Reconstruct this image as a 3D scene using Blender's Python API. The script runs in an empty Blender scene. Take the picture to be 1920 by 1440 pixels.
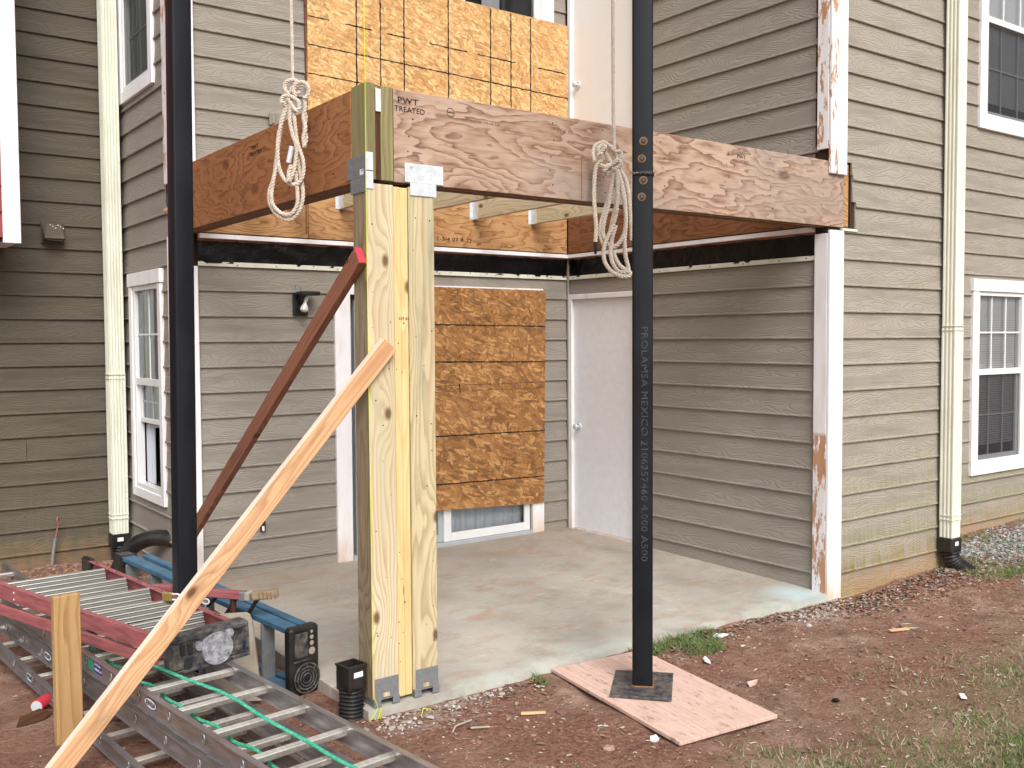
import bpy, bmesh, math, random
import numpy as np
from mathutils import Vector, Matrix, noise as mnoise
R = math.radians
random.seed(7)
rng = np.random.default_rng(11)
scene = bpy.context.scene
col = scene.collection

# ------------------------------------------------------------------ camera, sky, sun, exposure
cd = bpy.data.cameras.new('camera'); cam = bpy.data.objects.new('camera', cd); col.objects.link(cam)
cd.sensor_width = 36; cd.lens = 34.658; cd.clip_start = .05; cd.clip_end = 400
fw = Vector((0.59022, 0.80595, -0.04575)); rt = Vector((0.80662, -0.59104, -0.00577)); up = rt.cross(fw)
cam.matrix_world = Matrix(((rt.x, up.x, -fw.x, -5.5879), (rt.y, up.y, -fw.y, -6.7784), (rt.z, up.z, -fw.z, 1.6875), (0, 0, 0, 1)))
scene.camera = cam
SUN_EL, SUN_AZ = 44, 200     # compass style: direction the light comes from, degrees clockwise from +Y
w = bpy.data.worlds.new('World'); scene.world = w; w.use_nodes = True
nt = w.node_tree; nt.nodes.clear()
sky = nt.nodes.new('ShaderNodeTexSky'); sky.sky_type = 'NISHITA'; sky.sun_disc = False
sky.sun_elevation = R(SUN_EL); sky.sun_rotation = R(SUN_AZ); sky.air_density = 1; sky.dust_density = 4; sky.ozone_density = 1
hsv = nt.nodes.new('ShaderNodeHueSaturation'); hsv.inputs['Saturation'].default_value = .3
bg = nt.nodes.new('ShaderNodeBackground'); bg.inputs['Strength'].default_value = .135
wo = nt.nodes.new('ShaderNodeOutputWorld')
nt.links.new(sky.outputs[0], hsv.inputs['Color']); nt.links.new(hsv.outputs[0], bg.inputs[0]); nt.links.new(bg.outputs[0], wo.inputs[0])
sd = bpy.data.lights.new('sun', 'SUN'); sd.energy = 1.5; sd.angle = R(32); sd.color = (1, .985, .96)
sun = bpy.data.objects.new('sun', sd); col.objects.link(sun)
sdir = Vector((math.sin(R(SUN_AZ)) * math.cos(R(SUN_EL)), math.cos(R(SUN_AZ)) * math.cos(R(SUN_EL)), math.sin(R(SUN_EL))))
sun.rotation_euler = sdir.to_track_quat('Z', 'Y').to_euler()
vs = scene.view_settings; vs.view_transform = 'Standard'; vs.look = 'None'; vs.gamma = 1; vs.use_curve_mapping = False; vs.exposure = .64
scene.render.resolution_x = 1024; scene.render.resolution_y = 768

# ------------------------------------------------------------------ node helpers
def srgb(r, g, b):
    f = lambda c: (c / 255 / 12.92) if c / 255 <= .04045 else ((c / 255 + .055) / 1.055) ** 2.4
    return (f(r), f(g), f(b), 1)
class Mat:
    def __init__(s, name, rough=.7, metal=0, spec=.35):
        s.m = bpy.data.materials.new(name); s.m.use_nodes = True; s.nt = s.m.node_tree
        s.b = s.nt.nodes['Principled BSDF']; s.b.inputs['Roughness'].default_value = rough
        s.b.inputs['Metallic'].default_value = metal; s.b.inputs['Specular IOR Level'].default_value = spec
        s._c = None
    def n(s, t, ins={}, **props):
        nd = s.nt.nodes.new('ShaderNode' + t)
        for k, v in props.items(): setattr(nd, k, v)
        for k, v in ins.items():
            if isinstance(v, bpy.types.NodeSocket): s.nt.links.new(v, nd.inputs[k])
            else: nd.inputs[k].default_value = v
        return nd
    def obj(s):
        if s._c is None: s._c = s.n('TexCoord').outputs['Object']
        return s._c
    def rnd(s): return s.n('ObjectInfo').outputs['Random']
    def ma(s, op, a, b=0.0, c=0.0, clamp=False): return s.n('Math', {0: a, 1: b, 2: c}, operation=op, use_clamp=clamp).outputs[0]
    def vm(s, op, a, b=(0, 0, 0)): return s.n('VectorMath', {0: a, 1: b}, operation=op).outputs[0]
    def noise(s, vec, scale=5, detail=3, rough=.55, dist=0): return s.n('TexNoise', {'Vector': vec, 'Scale': scale, 'Detail': detail, 'Roughness': rough, 'Distortion': dist}).outputs['Fac']
    def vor(s, vec, scale=5, out='Distance', **k):
        return s.n('TexVoronoi', {'Vector': vec, 'Scale': scale}, **k).outputs[out]
    def ramp(s, fac, stops, interp='LINEAR'):
        nd = s.n('ValToRGB', {'Fac': fac}); r = nd.color_ramp; r.interpolation = interp
        while len(r.elements) < len(stops): r.elements.new(.5)
        for e, (p, c) in zip(r.elements, stops):
            e.position = p; e.color = c if not isinstance(c, (int, float)) else (c, c, c, 1)
        return nd.outputs['Color']
    def step(s, fac, a, b): return s.n('MapRange', {'Value': fac, 'From Min': a, 'From Max': b}).outputs[0]
    def mix(s, f, a, b, mode='MIX'):
        nd = s.n('Mix', data_type='RGBA', blend_type=mode)
        for k, v in ((0, f), (6, a), (7, b)):
            if isinstance(v, bpy.types.NodeSocket): s.nt.links.new(v, nd.inputs[k])
            else: nd.inputs[k].default_value = v
        return nd.outputs[2]
    def sep(s, v): return s.n('SeparateXYZ', {0: v}).outputs
    def comb(s, x, y, z): return s.n('CombineXYZ', {0: x, 1: y, 2: z}).outputs[0]
    def off(s, k=17.0):     # object coordinates shifted per object, so alike pieces differ
        r = s.rnd(); return s.vm('ADD', s.obj(), s.comb(s.ma('MULTIPLY', r, k), s.ma('MULTIPLY', r, k * 1.7), s.ma('MULTIPLY', r, k * .6)))
    def color(s, v):
        if isinstance(v, bpy.types.NodeSocket): s.nt.links.new(v, s.b.inputs['Base Color'])
        else: s.b.inputs['Base Color'].default_value = v
        return s
    def rough(s, v): s.nt.links.new(v, s.b.inputs['Roughness']); return s
    def bump(s, h, dist=.002, strength=1.0):
        s.nt.links.new(s.n('Bump', {'Height': h, 'Distance': dist, 'Strength': strength}).outputs[0], s.b.inputs['Normal']); return s

def grain_phase(M, sx=.35, nscale=3.0, amp=5.0, lines=55, knots=0.0, kscale=2.2, seed=0, det=2.2):
    """contour lines of a height field stretched along local x, knots are bumps in it"""
    p = M.off(13 + seed)
    X, Y, Z = M.sep(p)
    q = M.comb(M.ma('MULTIPLY', X, sx), M.ma('MULTIPLY', Y, 1.0), Z)
    h = M.noise(q, nscale, det, .5)
    ph = M.ma('ADD', M.ma('MULTIPLY', Z, lines * .16), M.ma('MULTIPLY', h, amp))
    kd = None
    if knots:
        qk = M.comb(M.ma('MULTIPLY', X, .55), Z, 0.0)
        kd = M.vor(qk, kscale, voronoi_dimensions='2D')
        ph = M.ma('ADD', ph, M.ma('MULTIPLY', M.ma('POWER', 2.718, M.ma('MULTIPLY', M.ma('MULTIPLY', kd, kd), -18.0)), knots))
    return ph, q, kd

def mat_siding(name, base, light, algae=0, clay=0):
    M = Mat(name, .7, spec=.15)
    p = M.off(9)
    X, Y, Z = M.sep(p)
    q = M.comb(M.ma('MULTIPLY', X, .22), Y, Z)
    h = M.noise(q, 7, 2.0, .4)
    ph = M.ma('ADD', M.ma('MULTIPLY', h, 26), M.ma('MULTIPLY', Z, 60))
    tri = M.ma('PINGPONG', ph, .5)
    ln = M.ma('POWER', M.ma('MULTIPLY', tri, 2), 3.0)
    fine = M.noise(M.comb(M.ma('MULTIPLY', X, 6), Y, M.ma('MULTIPLY', Z, 140)), 1.0, 2)
    c = M.mix(M.noise(M.obj(), 1.7, 4), base, light)
    c = M.mix(M.ma('MULTIPLY', M.rnd(), .3), c, light)
    dirt = M.step(M.noise(M.vm('MULTIPLY', M.obj(), (1.2, 1, 3.5)), 3.1, 6, .65), .52, .75)
    c = M.mix(M.ma('MULTIPLY', dirt, .25), c, srgb(105, 96, 82))
    c = M.mix(M.ma('MULTIPLY', ln, .13), c, srgb(80, 70, 60))
    oz = M.sep(M.obj())[2]
    fr = M.ma('FRACT', M.ma('DIVIDE', M.ma('SUBTRACT', oz, .072), .178))
    if algae:
        a = M.step(M.noise(M.vm('MULTIPLY', M.obj(), (2.6, 1, 2.0)), 2.1, 6, .62), .50, .68)
        st = M.step(M.noise(M.vm('MULTIPLY', M.obj(), (22, 1, 2)), 2.0, 4, .6), .38, .6)
        low = M.step(fr, .9, .1)
        hh = M.step(oz, 1.6, .1)
        f = M.ma('MULTIPLY', M.ma('MULTIPLY', M.ma('ADD', M.ma('MULTIPLY', a, .4), M.ma('MULTIPLY', M.ma('POWER', hh, 2), .9)), st), M.ma('ADD', M.ma('MULTIPLY', low, .75), .25))
        c = M.mix(M.ma('MULTIPLY', f, algae, clamp=True), c, srgb(118, 124, 62))
    if clay:
        f = M.ma('ADD', M.ma('SUBTRACT', M.step(oz, .30, -.02), .25), M.ma('MULTIPLY', M.ma('SUBTRACT', M.noise(M.vm('MULTIPLY', M.obj(), (3, 1, 1)), 5, 6), .5), 1.6))
        c = M.mix(M.ma('MULTIPLY', f, clay, clamp=True), c, srgb(160, 122, 86))
    M.color(c)
    hh = M.ma('ADD', M.ma('MULTIPLY', ln, -1.0), M.ma('MULTIPLY', fine, .35))
    return M.bump(hh, .0022, .9)

def mat_veneer(name, c0, c1, c2, knots=2.6, weather=0):
    M = Mat(name, .6, spec=.3)
    ph, q, kd = grain_phase(M, .34, 3.2, 17.0, 70, knots * 1.3, 1.5, det=4.5)
    t = M.ma('FRACT', ph)
    t2 = M.ma('FRACT', M.ma('MULTIPLY', ph, 2.0))
    c = M.ramp(t, [(0, c0), (.35, c0), (.78, c1), (.92, c2), (1, c0)])
    c = M.mix(M.ma('MULTIPLY', M.ma('POWER', t2, 3), .3), c, c1)
    patch = M.step(M.noise(q, 5.5, 3), .42, .6)
    c = M.mix(M.ma('MULTIPLY', patch, .35), c, c1)
    streak = M.step(M.noise(M.vm('MULTIPLY', M.off(4), (5, 30, 75)), 1.0, 4, .6), .45, .62)
    c = M.mix(M.ma('MULTIPLY', streak, .45), c, c0)
    if weather: c = M.mix(M.ma('MULTIPLY', M.step(M.noise(q, 2.2, 4), .45, .62), weather), c, srgb(156, 143, 134))
    fib = M.noise(M.vm('MULTIPLY', M.off(3), (6, 200, 200)), 1.0, 3)
    c = M.mix(M.ma('MULTIPLY', M.step(fib, .35, .7), .22), c, c2)
    if kd is not None:
        core = M.step(kd, .06, .03)
        c = M.mix(M.ma('MULTIPLY', core, .6), c, srgb(84, 48, 32))
    M.color(c)
    return M.bump(M.ma('ADD', t, fib), .0012, .6)

def mat_lam(name, a, b):   # laminated edge of LVL
    M = Mat(name, .75)
    Y = M.sep(M.obj())[1]
    t = M.ma('FRACT', M.ma('MULTIPLY', Y, 1 / .0127))
    c = M.mix(M.step(t, .4, .6), a, b)
    n = M.noise(M.vm('MULTIPLY', M.off(5), (3, 90, 30)), 1, 4)
    return M.color(M.mix(M.ma('MULTIPLY', n, .6), c, srgb(70, 44, 26))).bump(t, .002)

def mat_lumber(name, c0, c1, green=None, knots=1.9, stain=0, rings=16):
    M = Mat(name, .68, spec=.25)
    ph, q, kd = grain_phase(M, .10, 7.0, 9.0, rings * 12, knots * 1.5, 3.1, 4)
    t = M.ma('FRACT', ph)
    c = M.ramp(t, [(0, c0), (.35, c0), (.9, c1), (1, c0)])
    c = M.mix(M.ma('MULTIPLY', M.noise(M.vm('MULTIPLY', M.off(2), (.6, 40, 40)), 1.0, 3), .5), c, c0)
    big = M.noise(M.vm('MULTIPLY', M.off(3), (.8, 6, 6)), 1.0, 4)
    c = M.mix(M.ma('MULTIPLY', M.step(big, .4, .65), .35), c, c1)
    if green: c = M.mix(M.ma('MULTIPLY', M.step(M.noise(M.vm('MULTIPLY', M.off(8), (1.2, 14, 14)), 1.0, 3), .48, .62), .55), c, green)
    if stain: c = M.mix(M.ma('MULTIPLY', M.step(M.noise(M.vm('MULTIPLY', M.off(6), (2.5, 12, 12)), 1.0, 6, .7), .52, .7), stain), c, srgb(74, 60, 46))
    if kd is not None:
        core = M.step(kd, .07, .03)
        c = M.mix(M.ma('MULTIPLY', core, .9), c, srgb(82, 50, 26))
    fib = M.noise(M.vm('MULTIPLY', M.off(3), (5, 260, 260)), 1.0, 2)
    c = M.mix(M.ma('MULTIPLY', fib, .18), c, c1)
    M.color(c)
    return M.bump(M.ma('ADD', M.ma('MULTIPLY', t, .5), fib), .0008, .6)

def mat_osb(name, cols, dark, FS=1.0):
    M = Mat(name, .6, spec=.3)
    p = M.vm('MULTIPLY', M.off(3), (1, 0, 1))
    p = M.vm('ADD', p, M.vm('MULTIPLY', M.n('TexNoise', {'Vector': p, 'Scale': 9, 'Detail': 1}).outputs['Color'], (.03, .03, .03)))
    lay = []
    for i, (ang, sc) in enumerate(((20, 1), (75, 1.15), (130, .9), (165, 1.3))):
        mp = M.vm('MULTIPLY', M.n('Mapping', {'Vector': p, 'Rotation': (0, R(ang), 0), 'Location': (i * 3.7, 0, i * 1.3)}).outputs[0], (FS * 13 * sc, 1, FS * 50 * sc))
        v = M.n('TexVoronoi', {'Vector': mp, 'Scale': 1.0, 'Randomness': 1.0}, voronoi_dimensions='3D', feature='F1')
        rr = M.sep(v.outputs['Color'])
        lay.append((rr[0], rr[1], v.outputs['Distance']))
    val = lay[0][0]; edge = lay[0][2]
    for i in (1, 2, 3):     # a flake lies on top where its own random number is high
        f = M.step(lay[i][1], .52, .56)
        val = M.n('Mix', {0: f, 2: val, 3: lay[i][0]}).outputs[0]
        edge = M.n('Mix', {0: f, 2: edge, 3: lay[i][2]}).outputs[0]
    c = M.ramp(val, [(0, cols[0]), (.3, cols[1]), (.6, cols[2]), (.85, cols[3]), (1, cols[4])])
    c = M.mix(M.ma('MULTIPLY', M.step(edge, .55, .85), .6), c, dark)
    fl = M.step(M.noise(M.vm('MULTIPLY', p, (22, 1, 90)), 1.0, 4, .7), .62, .72)
    c = M.mix(M.ma('MULTIPLY', fl, .6), c, dark)
    for an in (35, 110, 160):
        mp = M.vm('MULTIPLY', M.n('Mapping', {'Vector': p, 'Rotation': (0, R(an), 0)}).outputs[0], (14, 1, 120))
        c = M.mix(M.ma('MULTIPLY', M.step(M.noise(mp, 1.0, 3, .6), .63, .68), .75), c, dark)
    c = M.mix(.25, c, M.ramp(M.noise(p, 4, 4), [(.3, cols[1]), (.7, cols[3])]))
    M.color(c)
    return M.bump(M.ma('SUBTRACT', val, M.ma('MULTIPLY', edge, .6)), .0015, .6)

def mat_plain(name, c, rough=.6, metal=0, var=.12, scale=8, bump=0, spec=.35, dark=None, stretch=(1, 1, 1)):
    M = Mat(name, rough, metal, spec)
    n = M.noise(M.vm('MULTIPLY', M.off(7), stretch), scale, 5, .6)
    d = dark or tuple(x * .55 for x in c[:3]) + (1,)
    M.color(M.mix(M.ma('MULTIPLY', M.step(n, .35, .75), var * 2.2), c, d))
    M.rough(M.ma('ADD', M.ma('MULTIPLY', n, .25), rough - .12))
    if bump: M.bump(M.noise(M.vm('MULTIPLY', M.off(7), stretch), scale * 6, 4), bump, .7)
    return M

def mat_paint(name, c, wood, peel=0, zlo=None, zhi=None, grime=.2):
    """painted timber; peel: share of bare wood, only between zlo and zhi"""
    M = Mat(name, .5, spec=.4)
    n = M.noise(M.vm('MULTIPLY', M.obj(), (16, 16, 4.5)), 1.0, 8, .68)
    g = M.noise(M.vm('MULTIPLY', M.off(3), (9, 9, 2)), 1.4, 5)
    cc = M.mix(M.ma('MULTIPLY', M.step(g, .45, .75), grime), c, srgb(170, 160, 140))
    cl = M.ma('ADD', M.step(M.sep(M.obj())[2], .26, -.06), M.ma('MULTIPLY', M.ma('SUBTRACT', g, .55), 2.0))
    cc = M.mix(M.ma('MULTIPLY', cl, .55, clamp=True), cc, srgb(196, 152, 104)) if zlo is None and name.startswith('white') else cc
    if peel:
        f = M.step(n, .62 - peel * .25, .64 - peel * .25)
        if zlo is not None:
            z = M.sep(M.obj())[2]
            f = M.ma('MULTIPLY', f, M.ma('MULTIPLY', M.step(z, zlo - .03, zlo), M.step(z, zhi + .03, zhi)))
        wd = M.mix(M.noise(M.vm('MULTIPLY', M.obj(), (60, 60, 9)), 1.0, 5), wood, srgb(158, 110, 76))
        cc = M.mix(f, cc, wd); M.bump(M.ma('MULTIPLY', f, -1), .0015, .8)
    M.color(cc); return M

W = {}
W['siding'] = mat_siding('siding_taupe', srgb(140, 132, 122), srgb(153, 146, 137))
W['siding_mold'] = mat_siding('siding_mildewed', srgb(149, 140, 129), srgb(163, 154, 143), algae=.8, clay=.7)
W['siding_far'] = mat_siding('siding_far_taupe', srgb(146, 137, 126), srgb(160, 151, 140), algae=.6, clay=.8)
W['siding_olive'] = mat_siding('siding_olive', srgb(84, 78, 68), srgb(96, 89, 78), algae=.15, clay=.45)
W['siding_red'] = mat_siding('siding_red', srgb(142, 66, 60), srgb(156, 80, 72))
W['white'] = mat_paint('white_trim', srgb(234, 232, 234), srgb(200, 150, 100), grime=.12)
W['cream'] = mat_paint('cream_metal', srgb(218, 218, 202), srgb(200, 150, 100), grime=.35)
W['peel'] = mat_paint('peeling_white', srgb(226, 224, 226), srgb(206, 158, 116), peel=.34, grime=.3)
W['peel_low'] = mat_paint('peeling_white_low', srgb(226, 224, 226), srgb(202, 158, 128), peel=.50, zlo=-.2, zhi=1.02, grime=.3)
W['door'] = mat_plain('door_paint', srgb(230, 231, 235), .5, var=.10, scale=16, dark=srgb(190, 184, 188))
W['door_up'] = mat_plain('upper_door_paint', srgb(230, 226, 222), .45, var=.03)
W['vinyl'] = mat_plain('white_vinyl', srgb(224, 224, 224), .35, var=.06)
W['sash'] = mat_plain('grey_aluminium_sash', srgb(172, 177, 180), .4, var=.12)
W['screen'] = mat_plain('dulling_screen', srgb(62, 62, 64), .8, var=.1)
W['blind'] = mat_plain('blind', srgb(226, 228, 230), .7, var=.1)
W['curtain'] = mat_plain('curtain', srgb(196, 202, 208), .8, var=.25, scale=2, stretch=(14, 14, .6))
W['room'] = mat_plain('dark_room', srgb(40, 40, 42), .9)
W['sheath'] = mat_plain('sheathing', srgb(60, 44, 30), .9, var=.3)
W['paper'] = mat_plain('black_membrane', srgb(8, 8, 10), .3, var=.2, scale=9, bump=.006, spec=.3)
W['steel'] = mat_plain('black_steel', srgb(16, 18, 22), .5, var=.3, scale=3, spec=.22, stretch=(3, 3, .8), dark=srgb(34, 36, 42))
W['rust'] = mat_plain('rust', srgb(150, 104, 64), .8, var=.4, scale=60)
W['weld'] = mat_plain('weld_scale', srgb(96, 92, 88), .5, metal=.6, var=.4, scale=60)
W['zinc'] = mat_plain('galvanised', srgb(216, 220, 224), .42, metal=.25, var=.25, scale=30)
W['zinc_dark'] = mat_plain('galvanised_dull', srgb(136, 138, 140), .5, metal=.3, var=.25, scale=30)
W['alu'] = mat_plain('aluminium', srgb(218, 214, 206), .36, metal=.8, var=.2, scale=10, stretch=(1, 6, 6), dark=srgb(150, 136, 112))
W['tread'] = mat_plain('worn_tread', srgb(128, 126, 120), .55, metal=.3, var=.3, scale=20, stretch=(1, 4, 4))
W['alu_blue'] = mat_plain('aluminium_rail', srgb(176, 173, 176), .4, metal=.8, var=.3, scale=6, stretch=(1, 5, 5), dark=srgb(104, 92, 76))
W['red'] = mat_plain('red_fibreglass', srgb(166, 98, 100), .6, var=.4, scale=7, dark=srgb(108, 60, 60), stretch=(1, 8, 8))
W['blue'] = mat_plain('blue_fibreglass', srgb(72, 112, 140), .5, var=.4, scale=7, dark=srgb(44, 68, 80))
W['black'] = mat_plain('black_plastic', srgb(24, 25, 28), .4, var=.2, scale=12, dark=srgb(70, 66, 60))
W['scuffed'] = mat_plain('scuffed_plastic', srgb(38, 42, 54), .45, var=.45, scale=26, dark=srgb(120, 112, 100))
W['scratch'] = mat_plain('scratched_disc', srgb(184, 186, 192), .4, metal=.3, var=.45, scale=34, dark=srgb(60, 60, 64))
W['brass'] = mat_plain('brass', srgb(186, 160, 92), .4, metal=.7, var=.2)
W['rope'] = mat_plain('rope', srgb(214, 202, 188), .85, var=.25, scale=40, dark=srgb(150, 132, 112), bump=.002)
W['green'] = mat_plain('green_rope', srgb(10, 148, 112), .6, var=.25, scale=60, dark=srgb(140, 210, 186))
W['string'] = mat_plain('yellow_string', srgb(206, 222, 30), .6, var=.05)
W['pipe'] = mat_plain('corrugated_plastic', srgb(20, 21, 24), .38, var=.3, scale=9, dark=srgb(66, 60, 52), spec=.5)
W['ink'] = mat_plain('black_ink', srgb(26, 18, 16), .7, var=.1)
W['faint'] = mat_plain('faint_ink', srgb(120, 92, 84), .8, var=.2)
W['paperwhite'] = mat_plain('white_print', srgb(225, 228, 230), .5, var=.05)
W['bluemark'] = mat_plain('blue_print', srgb(52, 62, 128), .5, var=.05)
W['stencil'] = mat_plain('grey_stencil', srgb(72, 76, 82), .7, var=.5, scale=45, dark=srgb(22, 24, 28))
W['redpaint'] = mat_plain('red_paint', srgb(206, 58, 74), .6, var=.2, scale=40)
W['bulb'] = mat_plain('clear_bulb', srgb(210, 210, 205), .1, var=.05, spec=.8)
W['tape'] = mat_plain('blue_tape', srgb(90, 170, 210), .5, var=.1)
W['panel'] = mat_plain('scuffed_board', srgb(182, 172, 156), .6, var=.3, scale=7, dark=srgb(120, 108, 92))
W['cement'] = mat_plain('crumbled_cement', srgb(196, 190, 186), .9, var=.3, scale=30)
W['lvl'] = mat_veneer('lvl_weathered', srgb(186, 160, 140), srgb(142, 108, 86), srgb(92, 64, 50), 2.4, .7)
W['lvl_red'] = mat_veneer('lvl_reddish', srgb(170, 118, 76), srgb(142, 92, 56), srgb(98, 60, 38), 1.6)
W['lvl_tan'] = mat_veneer('lvl_tan', srgb(190, 148, 102), srgb(156, 110, 70), srgb(108, 68, 42), 2.4)
W['lvl_dark'] = mat_veneer('lvl_dark_red', srgb(140, 94, 64), srgb(116, 74, 48), srgb(82, 48, 32), 1.2)
W['lam'] = mat_lam('lvl_edge', srgb(136, 92, 56), srgb(104, 66, 40))
def mat_pad():
    M = Mat('plywood_pink', .8, spec=.15); p = M.obj()
    g = M.noise(M.vm('MULTIPLY', p, (2.5, 60, 1)), 1.0, 4, .6)
    c = M.mix(M.step(g, .35, .65), srgb(208, 180, 166), srgb(194, 160, 146))
    c = M.mix(M.ma('MULTIPLY', M.step(M.noise(p, 4.5, 6, .7), .50, .72), .55), c, srgb(150, 118, 106))
    sm = M.step(M.noise(M.vm('MULTIPLY', p, (9, 26, 1)), 1.0, 6, .7), .56, .64)
    c = M.mix(M.ma('MULTIPLY', sm, .55), c, srgb(104, 84, 76))
    lt = M.step(M.noise(M.vm('MULTIPLY', p, (5, 9, 1)), 1.7, 5, .6), .60, .75)
    c = M.mix(M.ma('MULTIPLY', lt, .6), c, srgb(220, 200, 192))
    M.color(c); return M.bump(g, .0012, .6)
W['ply'] = mat_pad()
W['ptA'] = mat_lumber('treated_pine', srgb(212, 198, 168), srgb(170, 144, 108), srgb(182, 180, 148), 1.8)
W['ptB'] = mat_lumber('yellow_pine', srgb(222, 196, 144), srgb(204, 168, 112), None, .8)
W['ptC'] = mat_lumber('greenish_pine', srgb(202, 188, 152), srgb(160, 138, 104), srgb(160, 164, 136), 1.5, stain=.35)
W['ptD'] = mat_lumber('weathered_pine', srgb(158, 140, 114), srgb(118, 96, 74), srgb(144, 138, 110), 1.5, stain=.3)
W['green_lum'] = mat_lumber('green_treated', srgb(150, 140, 98), srgb(108, 98, 66), srgb(128, 130, 96), .8)
W['brown_lum'] = mat_lumber('dark_brown_pine', srgb(84, 54, 32), srgb(60, 38, 24), None, .6)
W['fir'] = mat_lumber('fir', srgb(222, 180, 138), srgb(190, 138, 98), None, 1.6, stain=.5)
W['firwhite'] = mat_lumber('planed_edge', srgb(222, 204, 188), srgb(196, 172, 152), None, 0)
W['redwood'] = mat_lumber('reddish_brown_pine', srgb(158, 108, 84), srgb(118, 76, 58), None, 1.6, stain=.35)
W['stake'] = mat_lumber('stake_wood', srgb(180, 146, 100), srgb(146, 110, 68), None, 1.4, stain=.3)
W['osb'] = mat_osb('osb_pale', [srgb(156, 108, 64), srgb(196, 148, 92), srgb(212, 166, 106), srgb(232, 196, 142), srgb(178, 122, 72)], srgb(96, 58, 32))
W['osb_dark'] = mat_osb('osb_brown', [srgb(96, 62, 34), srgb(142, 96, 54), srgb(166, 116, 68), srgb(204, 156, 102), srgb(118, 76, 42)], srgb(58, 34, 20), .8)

def mat_glass():
    M = Mat('glass', .02); nt = M.nt
    tr = M.n('BsdfTransparent'); gl = M.n('BsdfGlossy', {'Roughness': .02, 'Color': (.9, .95, 1, 1)})
    fr = M.n('Fresnel', {'IOR': 1.5}); mx = M.n('MixShader', {0: fr.outputs[0], 1: tr.outputs[0], 2: gl.outputs[0]})
    out = nt.nodes['Material Output']; nt.links.new(mx.outputs[0], out.inputs['Surface']); return M
W['glass'] = mat_glass()
def mat_mesh_screen():
    M = Mat('screen_mesh', .7)
    tr = M.n('BsdfTransparent'); df = M.n('BsdfDiffuse', {'Color': (.05, .05, .055, 1)})
    mx = M.n('MixShader', {0: .55, 1: tr.outputs[0], 2: df.outputs[0]})
    M.nt.links.new(mx.outputs[0], M.nt.nodes['Material Output'].inputs['Surface']); return M
W['meshscreen'] = mat_mesh_screen()

def mat_concrete():
    M = Mat('concrete', .85, spec=.2); p = M.obj()
    n1 = M.noise(p, 1.1, 6, .6); n2 = M.noise(M.vm('MULTIPLY', p, (1, 1.6, 1)), 3.2, 7, .68, .6); n3 = M.noise(p, 160, 3)
    c = M.ramp(n1, [(.3, srgb(142, 137, 127)), (.5, srgb(166, 161, 151)), (.7, srgb(184, 177, 166))])
    c = M.mix(M.ma('MULTIPLY', M.step(n2, .5, .66), .6), c, srgb(164, 132, 108))
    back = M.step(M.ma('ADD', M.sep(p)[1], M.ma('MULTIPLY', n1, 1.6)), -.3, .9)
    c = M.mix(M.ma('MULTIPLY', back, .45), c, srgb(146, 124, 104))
    wht = M.step(M.noise(M.vm('MULTIPLY', p, (2.2, 6, 1)), 2.4, 8, .75, .4), .58, .70)
    c = M.mix(M.ma('MULTIPLY', wht, .55), c, srgb(206, 200, 192))
    drk = M.step(M.noise(M.vm('ADD', p, (4, 9, 0)), 2.0, 6, .65), .56, .74)
    c = M.mix(M.ma('MULTIPLY', drk, .6), c, srgb(108, 104, 88))
    sc = M.step(M.noise(M.vm('MULTIPLY', p, (9, 34, 1)), 1.0, 6, .72), .60, .66)
    c = M.mix(M.ma('MULTIPLY', sc, .5), c, srgb(200, 192, 184))
    sp = M.step(M.noise(p, 46, 4, .7), .64, .70)
    c = M.mix(M.ma('MULTIPLY', sp, .45), c, srgb(120, 86, 66))
    e = M.step(M.sep(p)[1], -2.45, -2.72)       # mortar wash along the outer edge
    c = M.mix(M.ma('MULTIPLY', M.ma('MULTIPLY', e, M.step(M.noise(p, 5, 6), .4, .6)), .6), c, srgb(190, 196, 186))
    blue = M.step(M.n('VectorMath', {0: p, 1: (-.18, -2.6, 0)}, operation='DISTANCE').outputs['Value'], .26, .05)
    c = M.mix(M.ma('MULTIPLY', blue, .7), c, srgb(176, 200, 206))
    M.color(c); return M.bump(M.ma('ADD', M.ma('MULTIPLY', n3, .5), n2), .003, .6)
W['concrete'] = mat_concrete()
def mat_dirt():
    M = Mat('clay_soil', .95, spec=.12); p = M.obj()
    n1 = M.noise(p, .9, 6, .6); n2 = M.noise(p, 6, 8, .7); n3 = M.noise(p, 38, 6, .7)
    c = M.ramp(n2, [(.3, srgb(112, 84, 71)), (.5, srgb(158, 125, 108)), (.7, srgb(192, 162, 146))])
    c = M.mix(M.step(n1, .42, .62), c, M.ramp(n3, [(.35, srgb(116, 76, 62)), (.65, srgb(172, 130, 112))]))
    gr = M.step(M.ma('ADD', M.ma('MULTIPLY', M.noise(p, 1.6, 6, .65), 1.6), M.ma('ADD', M.ma('MULTIPLY', M.sep(p)[0], .06), M.ma('MULTIPLY', M.sep(p)[1], -.6))), 3.05, 3.45)
    c = M.mix(M.ma('MULTIPLY', gr, .6), c, srgb(138, 126, 94))
    for cx, cy, rr in ((-.22, -2.86, .55), (-3.15, -2.86, .40), (-2.2, -3.5, .25)):
        dd = M.n('VectorMath', {0: M.vm('MULTIPLY', p, (1, 2.2, 0)), 1: (cx, cy * 2.2, 0)}, operation='DISTANCE').outputs['Value']
        f = M.ma('MULTIPLY', M.step(dd, rr, rr * .2), M.step(M.noise(p, 12, 7, .7), .42, .62))
        c = M.mix(M.ma('MULTIPLY', f, .8), c, srgb(206, 192, 184))
    ch = M.step(M.noise(p, 95, 3, .6), .60, .68)
    c = M.mix(M.ma('MULTIPLY', ch, .5), c, srgb(186, 156, 134))
    M.color(c); return M.bump(M.ma('ADD', M.ma('MULTIPLY', n3, .8), n2), .05, 1)
W['dirt'] = mat_dirt()
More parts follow.
